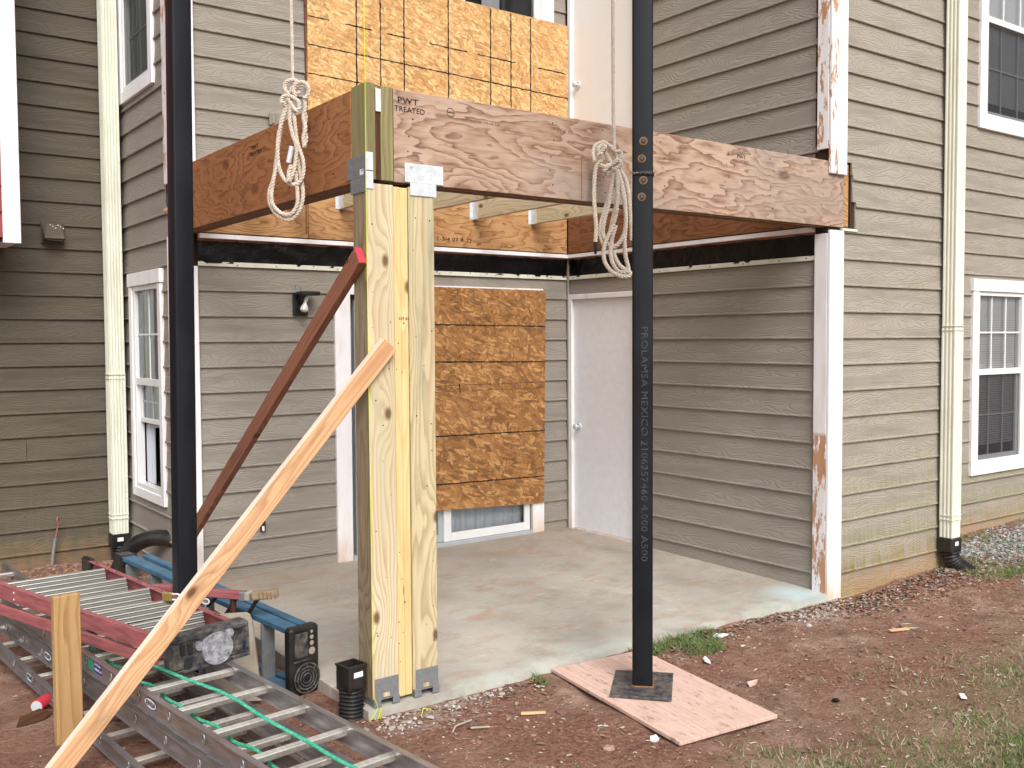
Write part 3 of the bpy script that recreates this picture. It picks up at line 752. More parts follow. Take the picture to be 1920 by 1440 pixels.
# ------------------------------------------------------------------ white doors in the side wall
mwS = Matrix.Rotation(R(-90), 4, 'Z')
for z0, z1, m, lab in ((.0, 2.03, 'door', 'grey-white flush door on the patio'), (2.93, 5.0, 'door_up', 'white flush door on the upper floor')):
    mb = MB(); mb.box(.066, .854, .012, .050, z0 + .012, z1 - .004, bev=.003); dr = mb.build('door', m, B, mwS); dr['label'] = lab
    mb = MB(); mb.box(.018, .064, -.018, .06, z0 - .03, z1 + .045, bev=.004); mb.box(.856, .925, -.018, .06, z0 - .03, z1 + .045, bev=.004); mb.box(.065, .855, -.018, .06, z1 - .002, z1 + .045, bev=.004)
    mb.box(.065, .855, .0, .06, z0 - .03, z0 + .010); mb.build('frame', 'white', dr, mwS)
    kz = .912 if z0 < 1 else 3.885; mb = MB(); mb.cyl((.137, .012, kz), (.137, -.002, kz), .028, n=18); mb.cyl((.137, -.002, kz), (.137, -.03, kz), .011, n=12)
    mb.tube([(.137, -.024 - .004 * i, kz) for i in range(8)], 0, 18, radii=[.012, .020, .025, .027, .027, .025, .019, .008]); mb.build('knob', 'zinc', dr, mwS, smooth=True)

# ------------------------------------------------------------------ red bay of the neighbouring unit
rb = thing('bay', 'brick-red sided bay with a white corner board at the top left edge', 'bay', (0, 0, 0))
mb = MB(); mb.box(-7.0, -4.385, .77, YD - .001, 2.40, TOP); mb.build('wall', 'sheath', rb)
k = 13
while ZB + k * E_ < TOP:
    zb = max(ZB + k * E_ + .01, 2.40)
    P = [(.0, zb), (-.016, zb), (-.020, zb + .004), (-.020, zb + .012), (-.013, zb + .018), (-.001, ZB + (k + 1) * E_ + .009), (.0, ZB + (k + 1) * E_ + .009)]
    MB().prism(P, -7.0, -4.386, m=Matrix.Translation((0, .768, 0))).build('siding_board', 'siding_red', rb); k += 1
MB().box(-4.384, -4.272, .742, .766, 2.365, TOP, bev=.003).build('corner_board', 'white', rb)
MB().box(-4.383, -4.272, .767, YD - .002, 2.38, TOP).build('corner_board', 'white', rb)
MB().box(-7.0, -4.40, .775, YD - .002, 2.33, 2.399).build('soffit', 'siding_red', rb)

# ================================================================== DECK FRAME
dk = thing('deck_frame', 'unfinished balcony frame of treated beams and joists over the patio', 'deck frame', (xp := -3.437, yd := -D, 0))
ZB_, ZT = 2.42, 2.85; mid = (ZB_ + ZT) / 2; bh = ZT - ZB_
def ply(name, p0, p1, nrm, mat, n=3, t=.045, **k):
    """built-up beam: plies side by side, only the outer one carries the face"""
    p0, p1, nv = Vector(p0), Vector(p1), Vector(nrm); out = None
    for i in range(n):
        j = -(nv * (t + .001) * i); dz = Vector((0, 0, -.002 * (i % 2)))
        out = lumber('beam', p0 + j + dz, p1 + j + dz, bh, t, nrm, mat, dk, 'lam')
    return out
ply('front', (xp + .146, yd, mid), (.148, yd, mid), (0, -1, 0), 'lvl')
ply('left', (xp, -.005, mid), (xp, yd + .145, mid), (-1, 0, 0), 'lvl_red')
lumber('beam', (.15, yd + .004, mid), (.205, yd + .004, mid), bh - .012, .04, (0, -1, 0), 'lvl_tan', dk)
# corner pieces between the beams
lumber('blocking', (xp + .026, yd, ZB_ + .002), (xp + .026, yd, ZT + .012), .050, .14, (0, -1, 0), 'green_lum', dk)
lumber('blocking', (xp + .065, yd + .006, ZB_ + .002), (xp + .065, yd + .006, ZT - .01), .026, .13, (0, -1, 0), 'brown_lum', dk)
lumber('blocking', (xp + .111, yd, ZB_ + .002), (xp + .111, yd, ZT + .004), .064, .14, (0, -1, 0), 'green_lum', dk)
# ledgers
lumber('ledger', (xp + .15, -.05, 2.64), (-1.999 - .5, -.05, 2.64), .42, .045, (0, -1, 0), 'lvl_tan', dk, 'lam')
lumber('ledger', (-2.495, -.05, 2.64), (-.052, -.05, 2.64), .42, .045, (0, -1, 0), 'lvl_tan', dk, 'lam')
lumber('ledger', (-.05, -.06, 2.64), (-.05, -1.30, 2.64), .42, .045, (-1, 0, 0), 'lvl_dark', dk, 'lam')
lumber('ledger', (-.05, -1.305, 2.64), (-.05, yd + .16, 2.64), .42, .045, (-1, 0, 0), 'lvl_dark', dk, 'lam')
# joists with hangers, running from the back ledger to the front beam
for jx in (-3.05, -2.66, -2.25, -1.65, -1.05, -.45):
    lumber('joist', (jx, -.055, 2.755), (jx, yd + .14, 2.755), .184, .038, (-1, 0, 0), 'ptA', dk)
    mb = MB()
    for s in (0, 1):
        xx = jx - .0015 if s == 0 else jx + .0385
        mb.box(xx - .0015, xx, -.13, -.052, 2.66, 2.83)
        mb.box(xx - (.028 if s == 0 else 0), xx + (0 if s == 0 else .028), -.053, -.0515, 2.662, 2.83)
    mb.box(jx - .003, jx + .040, -.13, -.052, 2.6595, 2.6615)
    mb.build('joist_hanger', 'zinc', dk)
# stamps on the beams
txt('PWT', .040, surf((xp + .165, yd - .001, ZT - .062), (1, 0, 0), (0, -1, 0)), 'ink', parent=dk, sx=1.3)
txt('TREATED', .036, surf((xp + .150, yd - .001, ZT - .100), (1, 0, 0), (0, -1, 0)), 'ink', parent=dk, sx=1.05)
mb = MB(); mb.ring((xp + .46, yd - .0005, ZT - .07), (0, 1, 0), .021, .0014); mb.box(xp + .442, xp + .478, yd - .0012, yd - .0004, ZT - .072, ZT - .069); mb.build('stamp', 'ink', dk)
txt('PWT TREATED 1.75 LVL 2.1E', .016, surf((xp + .52, yd - .001, ZT - .10), (1, 0, 0), (0, -1, 0)), 'faint', parent=dk, sx=1.1)
txt('07 R 22', .024, surf((xp + 1.12, yd - .001, ZT - .085), (1, 0, 0), (0, -1, 0)), 'faint', parent=dk, sx=1.3)
txt('PWT', .030, surf((-.92, yd - .001, ZT - .075), (1, 0, 0), (0, -1, 0)), 'ink', parent=dk, sx=1.2)
txt('TREATED', .028, surf((-.96, yd - .001, ZT - .104), (1, 0, 0), (0, -1, 0)), 'faint', parent=dk, sx=1.2)
txt('PWT', .034, surf((xp - .001, -1.36, ZT - .085), (0, -1, 0), (-1, 0, 0)), 'ink', parent=dk, sx=1.3)
txt('TREATED', .032, surf((xp - .001, -1.32, ZT - .120), (0, -1, 0), (-1, 0, 0)), 'ink', parent=dk, sx=1.3)
txt('1-3/4 07 R 22', .045, surf((-1.40, -.0515, 2.475), (1, 0, 0), (0, -1, 0)), 'ink', parent=dk, sx=1.3)
MB().box(xp + .052, xp + .078, yd - .002, yd - .0005, ZT - .115, ZT - .012).build('tag', 'paperwhite', dk)
# nail heads and holes on the front beam, small knots drilled through
mb = MB()
for x in [xp + .24, -2.35, -2.0, -1.55, -1.0, -.6, -.08]:
    for k in range(5):
        c = Vector((x + random.uniform(-.02, .02), yd - .0006, ZB_ + .06 + k * .08 + random.uniform(-.015, .015))); mb.cyl(c, c + Vector((0, .002, 0)), .0045, n=6)
for y in (-2.4, -1.9, -1.2, -.6):
    for k in range(4):
        c = Vector((xp - .0006, y + random.uniform(-.05, .05), ZB_ + .07 + k * .09)); mb.cyl(c, c + Vector((.002, 0, 0)), .006, n=6)
tag(mb.build('nail', 'ink', dk), kind='stuff')
mb = MB(); mb.box(-2.153, -2.149, yd - .0012, yd - .0004, ZB_ + .01, ZB_ + .24); mb.build('joint_line', 'lvl_dark', dk)
mb = MB(); mb.box(-2.52, -2.508, -.0515, -.0504, 2.46, 2.68); mb.build('joint_line', 'lvl_dark', dk)

# ------------------------------------------------------------------ built-up post
ps = thing('porch_post', 'new built-up post of pale treated timbers carrying the deck corner', 'post', (xp, yd, -.036))
PZ = -.03
lumber('timber', (xp + .0705, yd, PZ + .03), (xp + .0705, yd, 2.405), .139, .139, (0, -1, 0), 'ptA', ps, 'ptD')
lumber('timber', (xp + .1605, yd + .006, PZ + .012), (xp + .1605, yd + .006, 2.400), .038, .139, (0, -1, 0), 'ptB', ps)
lumber('timber', (xp + .1995, yd + .007, PZ + .012), (xp + .1995, yd + .007, 2.398), .038, .139, (0, -1, 0), 'ptB', ps)
lumber('timber', (xp + .2910, yd, PZ + .03), (xp + .2910, yd, 2.405), .139, .139, (0, -1, 0), 'ptC', ps)
# plates: T strap, L strap, post bases
mb = MB(); mb.box(xp + .200, xp + .412, yd - .006, yd - .003, 2.425, 2.515, bev=.001); mb.box(xp + .228, xp + .372, yd - .006, yd - .003, 2.365, 2.4249, bev=.001)
for _ in range(9):
    c = Vector((xp + random.uniform(.22, .40), yd - .0062, random.uniform(2.44, 2.505))); mb.cyl(c, c + Vector((0, -.0015, 0)), .004, n=8)
for x in (.26, .35): c = Vector((xp + x, yd - .0062, 2.39)); mb.cyl(c, c + Vector((0, -.0015, 0)), .004, n=8)
mb.build('strap_plate', 'zinc', ps)
mb = MB(); mb.box(xp - .004, xp - .001, yd + .0, yd + .185, 2.435, 2.535, bev=.001); mb.box(xp - .004, xp - .001, yd + .0, yd + .150, 2.365, 2.4349, bev=.001)
for _ in range(7):
    c = Vector((xp - .0042, yd + random.uniform(.02, .16), random.uniform(2.45, 2.525))); mb.cyl(c, c + Vector((-.0015, 0, 0)), .004, n=8)
mb.build('strap_plate', 'zinc_dark', ps)
mb = MB(); mb.box(xp - .004, xp + .034, yd - .0045, yd - .0015, 2.462, 2.545, bev=.001); mb.box(xp - .004, xp + .034, yd - .0045, yd - .0015, 2.378, 2.458, bev=.001)
for z in (2.53, 2.49, 2.44, 2.40): c = Vector((xp + .022, yd - .0046, z)); mb.cyl(c, c + Vector((0, -.0015, 0)), .004, n=8)
mb.build('strap_plate', 'zinc', ps)
MB().box(xp - .0046, xp - .0041, yd + .02, yd + .055, 2.445, 2.47).build('sticker', 'paperwhite', ps)
for a in (.004, .2245):
    x0 = xp + a; x1 = x0 + .133; mb = MB()
    mb.box(x0 + .008, x1 + .0, yd - .005, yd - .002, .028, .098, bev=.001)
    mb.box(x0 - .004, x1 + .004, yd - .004, yd + .135, -.006, -.001)
    mb.box(x0 - .002, x0 + .036, yd - .010, yd - .0055, -.034, .004, bev=.001); mb.box(x1 - .034, x1 + .004, yd - .010, yd - .0055, -.034, .004, bev=.001)
    mb.box(x0 + .008, x0 + .050, yd - .0055, yd - .001, .0, .0275, bev=.001); mb.box(x1 - .046, x1, yd - .0055, yd - .001, .0, .0275, bev=.001)
    mb.box(x0, x0 + .004, yd + .0, yd + .13, -.034, -.007); mb.box(x1 - .004, x1, yd, yd + .13, -.034, -.007)
    for q in (.02, .07, .085, .125): c = Vector((x0 + q, yd - .005, .078 + random.uniform(-.006, .008))); mb.cyl(c, c + Vector((0, -.002, 0)), .0045, n=8)
    mb.build('post_base', 'zinc_dark', ps)
mb = MB()
for _ in range(46):
    xo = random.choice((.03, .07, .11, .155, .175, .20, .25, .30, .34)); c = Vector((xp + xo + random.uniform(-.008, .008), yd - .0006 + (.006 if .141 < xo < .22 else 0), random.uniform(.15, 2.3))); mb.cyl(c, c + Vector((0, .003, 0)), random.uniform(.002, .0042), n=6)
tag(mb.build('nail', 'ink', ps), kind='stuff')
txt('SYP KDAT', .018, surf((xp + .165, yd + .0045, 1.78), (1, 0, 0), (0, -1, 0)), 'faint', parent=ps)

# ------------------------------------------------------------------ steel shoring posts
def sq_tube(a, L, r=.012, t=.1016):
    h = t / 2; P = []
    for cx, cy, s in ((h - r, h - r, 0), (-h + r, h - r, 90), (-h + r, -h + r, 180), (h - r, -h + r, 270)):
        for k in range(4):
            an = R(s + k * 30); P.append((cx + r * math.cos(an), cy + r * math.sin(an)))
    return P
def steel_post(label, x, y, z, ang, L, plate):
    o = thing('steel_post', label, 'steel post', (x, y, z), ang, 'steel shoring posts')
    P = sq_tube(0, L); n = len(P); mb = MB(); vs = [(p[0], p[1], .012) for p in P] + [(p[0], p[1], L) for p in P]
    mb.add(vs, [(i, (i + 1) % n, n + (i + 1) % n, n + i) for i in range(n)] + [tuple(range(n, 2 * n))])
    mw = PW(o); mb.build('tube', 'steel', o, mw, smooth=True)
    a, b, a2 = plate; mb = MB(); mb.box(-a, a, -a2, a2, 0, .012, bev=.002); mb.build('base_plate', 'scuffed', o, mw @ Matrix.Rotation(b, 4, 'Z'))
    mb = MB(); pts = [(p[0] * 1.03, p[1] * 1.03, .014) for p in P]; mb.tube(pts + [pts[0]], .004, 6); mb.build('weld', 'rust', o, mw)
    return o
# facing the camera squarely: face normal towards (-.59,-.81)
cz = lambda x, y: math.atan2(-6.778 - y, -5.588 - x) + math.pi / 2
p1x, p1y = -2.165, -3.205
st1 = steel_post('black square steel post standing on the pink plywood pad', p1x, p1y, G + .042, cz(p1x, p1y), 5.6, (.15, R(-3), .19))
mwp = PW(st1)
txt('PROLAMSA MEXICO 2106257460 4.000 A500', .046, mwp @ surf((-.006, -.0512, 1.815), (0, 0, -1), (0, -1, 0)), 'stencil', parent=st1, sx=1.26)
mb = MB(); mb2 = MB()
zw = 2.56
for i, dz in enumerate((.155, .07, -.035, -.115)):
    z = zw + dz; mb2.cyl((.0 + .004 * (-1) ** i, -.0510, z), (.0 + .004 * (-1) ** i, -.0530, z), .020, n=14); mb.cyl((.0 + .004 * (-1) ** i, -.0530, z), (.0 + .004 * (-1) ** i, -.0600, z), .011, .007, n=8); mb.ring((.004 * (-1) ** i, -.053, z), (0, 1, 0), .013, .003, n=12)
pts = [(-.05 + .1 * i / 24, -.053 - .003 * random.random(), zw + .004 * random.uniform(-1, 1)) for i in range(25)]; mb.tube(pts, .006, 6, radii=[.005 + .004 * random.random() for _ in pts])
mb.tube([(.052, -.05 + .1 * i / 12, zw) for i in range(13)], .005, 6)
tag(mb.build('weld_bead', 'weld', st1, mwp), kind='stuff'); mb2.build('burn_mark', 'rust', st1, mwp)
p2x, p2y = -3.985, -1.72
TILT2 = R(.5)
st2 = steel_post('black square steel post standing left of the deck corner behind the ladders', p2x, p2y, G + .02, cz(p2x, p2y) + R(20), 5.8, (.15, R(8), .15))
mt_ = Matrix.Translation((p2x, p2y, G)) @ Matrix.Rotation(TILT2, 4, Vector((.59, .81, 0))) @ Matrix.Translation((-p2x, -p2y, -G))
st2.matrix_world = mt_ @ st2.matrix_world
# plywood pad
def quad_prism(pts, z0, z1, mb=None):
    mb = mb or MB(); n = len(pts); vs = [(x, y, z0) for x, y in pts] + [(x, y, z1) for x, y in pts]
    return mb.add(vs, [tuple(range(n))[::-1], tuple(range(n, 2 * n))] + [(i, (i + 1) % n, n + (i + 1) % n, n + i) for i in range(n)])
mb = MB(); mb.box(0, 1.02, 0, .60, 0, .018, bev=.002)
ax = Vector((-.093, -1.067)).normalized()
pad = mb.build('plywood_pad', ['ply'], None, Matrix.Translation((-2.485, -3.775, G + .004)) @ Matrix.Rotation(math.atan2(1.067, .093), 4, 'Z') @ Matrix.Translation((0, -.60, 0)) @ Matrix.Rotation(R(-2.0), 4, 'Y'))
tag(pad, 'pinkish plywood sheet lying under the base plate of the right steel post', 'plywood sheet')

# ------------------------------------------------------------------ braces and stake
lumber('diagonal_brace', (xp - .001, -2.70, 2.075), (xp - .001, -.05, .265), .089, .038, (-1, 0, 0), 'redwood')
br = bpy.data.objects['diagonal_brace']; tag(br, 'reddish brown two-by-four brace with red painted end leaning on the post', 'timber brace')
br.matrix_world = Matrix.Translation((-.04, 0, 0)) @ br.matrix_world; WM[br.name] = br.matrix_world.copy()
MB().box(-.0015, -.0002, .001, .037, -.043, .043).build('painted_end', 'redpaint', br, WM[br.name])
mb = MB()
for k in range(4): c = Vector((.09 + .018 * k, -.0006, .012 * (-1) ** k)); mb.box(c.x, c.x + .006, -.0008, -.0002, -.02, .022, m=Matrix.Rotation(.5, 4, 'Y'))
mb.build('pencil_mark', 'ink', br, WM[br.name])
pa, pb = Vector((-3.345, -2.770, 1.665)), Vector((-4.86, -2.60, -.12))
nrm = Vector((-.12, -.93, -.30))
lb = lumber('timber_brace', pa, pb, .089, .038, nrm, 'fir', None, 'firwhite'); tag(lb, 'pale two-by-four brace running from the post down to the stake', 'timber brace')
mws = Matrix.Translation((-4.635, -2.150, G - .12)) @ Matrix.Rotation(R(10), 4, 'Z')
mb = MB(); mb.box(0, .80, 0, .038, -.0575, .0575, bev=.003)
sk = mb.build('stake', ['stake'], None, mws @ Matrix.Rotation(R(-90), 4, 'Y') @ Matrix.Rotation(R(0), 4, 'X'))
tag(sk, 'short upright wooden stake driven into the soil beside the ladders', 'stake')

# ================================================================== OSB SHEETS
def osb(label, pts, y, mat, lines, nails):
    """sheet whose outline pts is given as (x, z) on the wall plane"""
    n = len(pts); vs = [(x, y, z) for x, z in pts] + [(x, y + .011, z) for x, z in pts]
    o = link('osb_sheet', mesh('osb_sheet', vs, [tuple(range(n)), tuple(range(n, 2 * n))[::-1]] + [((i + 1) % n, i, n + i, n + (i + 1) % n) for i in range(n)]), mat)
    tag(o, label, 'sheet of OSB'); mb = MB()
    for x0, z0, x1, z1, w_ in lines:
        L = math.hypot(x1 - x0, z1 - z0); m = max(2, int(L / .02)); prev = None
        tx, tz = (x1 - x0) / L, (z1 - z0) / L
        for i in range(m + 1):
            t = i / m; j = random.uniform(-.0022, .0022); hw = w_ * random.uniform(.30, .62)
            cx, cz_ = x0 + (x1 - x0) * t - tz * j, z0 + (z1 - z0) * t + tx * j
            cur = [(cx - tz * hw, y - .0008, cz_ + tx * hw), (cx + tz * hw, y - .0008, cz_ - tx * hw)]
            if prev: mb.add(prev + cur, [(0, 2, 3, 1)])
            prev = cur
        mb.build('marker_line', 'ink', o); mb = MB()
    return o
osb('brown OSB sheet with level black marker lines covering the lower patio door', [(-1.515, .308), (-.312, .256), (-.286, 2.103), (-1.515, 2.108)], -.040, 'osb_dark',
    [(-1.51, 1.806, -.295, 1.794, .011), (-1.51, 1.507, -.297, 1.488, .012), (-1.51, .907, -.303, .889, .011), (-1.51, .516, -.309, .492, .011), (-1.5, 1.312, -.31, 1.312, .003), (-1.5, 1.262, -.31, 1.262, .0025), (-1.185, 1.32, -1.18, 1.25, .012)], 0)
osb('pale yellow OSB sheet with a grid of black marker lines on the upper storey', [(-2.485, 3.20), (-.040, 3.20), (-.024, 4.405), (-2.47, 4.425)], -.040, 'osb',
    [(x, 3.22, x + .004, 4.40, .012) for x in (-2.084, -1.88, -1.674, -1.267, -.855, -.648, -.441)] + [(-2.475, 3.839, -.03, 3.781, .010), (-2.475, 3.630, -.03, 3.575, .009), (-2.47, 4.044, -2.3, 4.04, .008), (-2.17, 4.036, -1.95, 4.03, .010), (-1.82, 4.028, -1.62, 4.022, .010), (-1.44, 4.018, -1.08, 4.01, .010), (-.98, 4.008, -.6, 4.0, .010), (-.36, 3.996, -.05, 3.99, .009)], 0)
MB().box(-2.486, -2.480, -.030, -.0, 3.2, 4.42).build('red_edge', 'lvl_dark', bpy.data.objects['osb_sheet.001'])

# ================================================================== ROPES
camR = Vector((0.80662, -0.59104, 0)).normalized(); camF = Vector((0.59022, 0.80595, 0)).normalized()
def rope_pts(lst, o, px, u0, v0, sc, dep=0):
    """(u, v, depth) strokes in the rope's own hanging plane, turned into world points round origin o"""
    out = []
    for q in lst:
        u, v = q[0], q[1]; d = (q[2] if len(q) > 2 else 0) + dep
        out.append(o + camR * ((u - u0) / sc / px) + Vector((0, 0, -(v - v0) / sc / px)) + camF * d)
    return out
def make_rope(label, o, px, u0, v0, sc, top, strokes, thick, end=None):
    mb = MB(); strands(mb, [o + Vector((-.02, -.01, 3.0)), o + Vector((-.008, 0, 1.2))] + rope_pts(top, o, px, u0, v0, sc), thick * .85, .045, hairs=0)
    for i, (dp, st) in enumerate(strokes):
        strands(mb, rope_pts(st, o, px, u0, v0, sc, dp), thick, .05, hairs=14)
    r = mb.build('rope', 'rope', None, None, smooth=True); tag(r, label, 'rope')
    return r
o1 = Vector((-3.557, -2.20, 2.955))
r1 = make_rope('cream rope knotted into long loops hanging in front of the left beam', o1, 381.7, 325, 90, 4.8, [(325, -200), (324, 0), (325, 90), (318, 200, -.02), (300, 260)],
    [(-.030, [(330, 190), (300, 205), (268, 180), (272, 120), (310, 95), (355, 95), (380, 110), (375, 150)]),
     (-.005, [(380, 110, .01), (350, 200), (345, 230), (355, 180, -.03), (395, 140, -.03), (450, 150, -.03), (465, 200, -.02), (440, 260)]),
     (-.045, [(400, 200), (370, 230), (350, 190), (365, 140), (410, 118), (460, 130), (484, 180), (470, 240), (440, 262)]),
     (-.052, [(250, 310), (245, 270), (280, 240), (330, 248), (375, 275), (400, 310), (395, 360), (370, 370), (330, 320), (300, 270)]),
     (-.040, [(262, 330), (300, 268), (350, 262), (400, 290, -.01)]),
     (-.020, [(440, 262), (432, 340), (445, 430), (430, 520), (448, 600), (425, 690)]),
     (-.036, [(440, 262), (446, 340), (430, 430), (448, 520), (428, 600), (436, 688)]),
     (-.035, [(300, 300), (262, 400), (215, 540), (195, 700), (205, 860), (250, 970), (320, 1018), (385, 1000), (422, 920), (420, 800), (385, 690), (365, 600), (350, 450), (340, 320)]),
     (-.015, [(280, 300), (240, 420), (205, 600), (172, 800), (150, 950), (108, 1070), (108, 1180), (160, 1270), (250, 1325), (320, 1310), (380, 1230), (408, 1120), (400, 1000), (375, 850), (372, 700)]),
     (-.030, [(270, 320), (232, 450), (200, 640), (178, 850), (148, 990), (130, 1120), (150, 1210), (230, 1280), (310, 1275), (362, 1190), (362, 1050), (350, 900)]),
     (-.050, [(325, 300), (312, 440), (335, 580), (368, 680), (362, 800), (340, 910), (300, 1000)]),
     (-.055, [(300, 1000), (298, 930), (318, 860)])], .0098)
mb = MB(); mb.tube(rope_pts([(300, 835, -.058), (332, 690, -.058)], o1, 381.7, 325, 90, 4.8), .0125, 10)
mb.build('tape_wrap', 'zinc', r1)
o2 = Vector((-2.032, -2.85, 2.716))
r2 = make_rope('cream rope bundled in loops hanging beside the right steel post', o2, 352.9, 325, 186, 4.64, [(318, -300), (320, 0), (326, 250), (320, 330)],
    [(-.030, [(150, 345), (138, 270), (165, 205), (225, 185), (285, 215), (335, 265), (372, 260), (378, 300), (345, 350), (290, 410), (250, 460)]),
     (-.045, [(185, 300), (180, 245), (215, 215), (240, 225), (210, 265), (200, 290)]),
     (-.045, [(200, 380), (240, 395), (300, 370), (350, 345), (378, 365), (350, 400), (300, 420)]),
     (-.050, [(235, 440), (260, 400), (310, 370), (350, 330)]),
     (-.020, [(215, 330), (175, 370), (155, 450), (148, 600), (152, 760), (165, 900), (158, 1040)]),
     (-.020, [(240, 260), (280, 330), (320, 400), (318, 500), (290, 620), (245, 740), (212, 860), (200, 960), (225, 1050), (260, 1090)]),
     (-.034, [(330, 400), (300, 560), (270, 720), (235, 850), (222, 960), (255, 1040), (300, 1085), (350, 1060), (400, 980), (420, 860), (408, 700), (375, 540), (345, 400)]),
     (-.052, [(340, 420), (345, 600), (335, 780), (300, 910), (255, 1010), (225, 1110), (235, 1210), (290, 1290), (370, 1335), (440, 1335), (455, 1300)]),
     (-.030, [(350, 420), (390, 560), (415, 720), (420, 880), (408, 1020), (418, 1160), (440, 1250), (448, 1320)]),
     (-.018, [(360, 400), (420, 500), (448, 640), (462, 800), (470, 940), (474, 1020)]),
     (-.044, [(330, 900), (300, 1010), (285, 1110), (300, 1210), (350, 1290), (410, 1300), (445, 1290)]),
     (-.025, [(300, 1050), (325, 1160), (370, 1240), (420, 1275), (455, 1270)]),
     (-.020, [(345, 400), (340, 520), (352, 640), (330, 760), (300, 880), (280, 1000)])], .0112)
mb = MB(); mb.tube(rope_pts([(158, 1035, -.02), (162, 1090, -.02), (158, 1140, -.02)], o2, 352.9, 325, 186, 4.64), .010, 8, radii=[.0125, .011, .006]); mb.build('tape_wrap', 'black', r2)
# mason's line at the post corner
mb = MB(); mb.tube([(xp - .004, yd - .004, 5.6), (xp - .004, yd - .006, ZT + .01), (xp - .0065, yd - .0075, 2.3), (xp - .004, yd - .008, 1.0), (xp - .002, yd - .012, .02)], .0016, 5)
c0 = Vector((xp + .0, yd - .014, .0))
mb.tube(spline([c0 + Vector(v) for v in ((0, 0, .02), (.012, -.01, -.03), (-.01, -.015, -.06), (-.035, -.02, -.085), (-.02, -.03, -.105), (.01, -.03, -.06), (.025, -.02, -.03), (.02, -.02, -.08))], 6), .0016, 5)
tag(mb.build('mason_line', 'string'), 'thin fluorescent yellow string line running down the front corner of the post', 'string')

# ================================================================== DOWNSPOUTS AND DRAIN PIPES
def ribbed(x0, x1, y0, y1, z0, z1, mb, ribs=5):
    P = [(x1, y1), (x0, y1)]
    def run(a, b, n, axis, fix, depth):
        out = []
        for i in range(n):
            t0 = a + (b - a) * (i + .25) / n; t1 = a + (b - a) * (i + .75) / n; e = (b - a) / n * .12
            seq = [(t0 - e, 0), (t0 + e, depth), (t1 - e, depth), (t1 + e, 0)]
            out += [((t, fix + dd) if axis == 0 else (fix + dd, t)) for t, dd in seq]
        return out
    P += [(x0, y1 - .004)] + run(y1 - .006, y0 + .006, 3, 1, x0, .005) + [(x0, y0)] + run(x0 + .004, x1 - .004, ribs, 0, y0, .005) + [(x1, y0)] + run(y0 + .006, y1 - .006, 3, 1, x1, -.005)
    n = len(P); vs = [(x, y, z0) for x, y in P] + [(x, y, z1) for x, y in P]
    mb.add(vs, [(i, n + i, n + (i + 1) % n, (i + 1) % n) for i in range(n)])
def corr(mb, pts, r, pitch=.022, amp=.005, n=18):
    P = resample(spline(pts, 10), pitch / 4); rad = [r + amp * (1, .2, -1, .2)[i % 4] for i in range(len(P))]
    mb.tube(P, r, n, radii=rad)
def downspout(label, x0, x1, y0, y1, zb, bands, pipe, hanger):
    o = thing('downspout', label, 'downspout', ((x0 + x1) / 2, (y0 + y1) / 2, zb))
    mb = MB(); z = [zb] + bands + [TOP]
    for i, (a, b) in enumerate(zip(z, z[1:])):
        s = .002 * (i % 2); ribbed(x0 - s, x1 + s, y0 - s, y1 + s, a, b + (.03 if i < len(z) - 2 else 0), mb)
    mb.build('pipe', 'cream', o)
    mb = MB()
    for b in bands: mb.box(x0 - .006, x1 + .006, y0 - .006, y1, b + .01, b + .014); mb.box(x0 - .006, x1 + .006, y0 - .006, y1, b + .042, b + .046)
    mb.build('band', 'cream', o)
    mb = MB(); mb.box(x0 - .010, x1 + .010, y0 - .010, y1 + .006, zb - .10, zb + .012, bev=.008); mb.build('adapter', 'pipe', o)
    mb = MB(); mb.box(x0 + .03, x0 + .075, y0 - .0115, y0 - .0102, zb - .045, zb - .015); mb.build('sticker', 'paperwhite', o)
    mb = MB(); corr(mb, pipe, .062); mb.build('corrugated_pipe', 'pipe', o, smooth=True)
downspout('cream ribbed downspout in the corner behind the ladders on the left', -3.60, -3.482, 1.205, 1.31, .17, [.29, 1.385], [(-3.541, 1.25, .10), (-3.541, 1.25, .0), (-3.54, 1.25, -.16)], 0)
downspout('cream ribbed downspout on the right of the mildewed wall', 1.325, 1.44, -2.85, -2.752, .175, [.31, 1.72], [(1.38, -2.80, .09), (1.39, -2.81, .03), (1.43, -2.84, -.03), (1.50, -2.90, -.09), (1.56, -2.95, -.16)], 0)
# arching pipe from the corner to behind the left steel post
mb = MB(); mb.tube(spline([(-3.76, .62, -.10), (-3.70, .60, .08), (-3.62, .52, .22), (-3.50, .40, .275), (-3.38, .26, .24), (-3.33, .16, .10), (-3.33, .13, -.1)], 8), .058, 18)
tag(mb.build('drain_pipe', 'pipe', smooth=True), 'smooth black pipe arching over the soil in the wall corner behind the blue ladder', 'pipe')
# open downspout boot by the post
cp = thing('drain_pipe', 'open square-mouthed black adapter on an upright corrugated pipe beside the post', 'pipe', (-3.515, -2.65, G))
mb = MB(); h = .050; t = .004; mwc = Matrix.Translation((-3.508, -2.648, .0)) @ Matrix.Rotation(R(8), 4, 'Z')
for q in ((-h, h, -h, -h + t), (-h, h, h - t, h), (-h, -h + t, -h + t, h - t), (h - t, h, -h + t, h - t)): mb.box(q[0], q[1], q[2], q[3], .05, .172, m=mwc)
for q in ((-h - .004, h + .004, -h - .004, -h), (-h - .004, h + .004, h, h + .004), (-h - .004, -h, -h, h), (h, h + .004, -h, h)): mb.box(q[0], q[1], q[2], q[3], .162, .172, m=mwc)
mb.build('adapter', 'pipe', cp); MB().box(-h - .0012, -h - .0003, -.03, .02, .115, .14, m=mwc @ Matrix.Rotation(R(90), 4, 'Z')).build('sticker', 'paperwhite', cp)
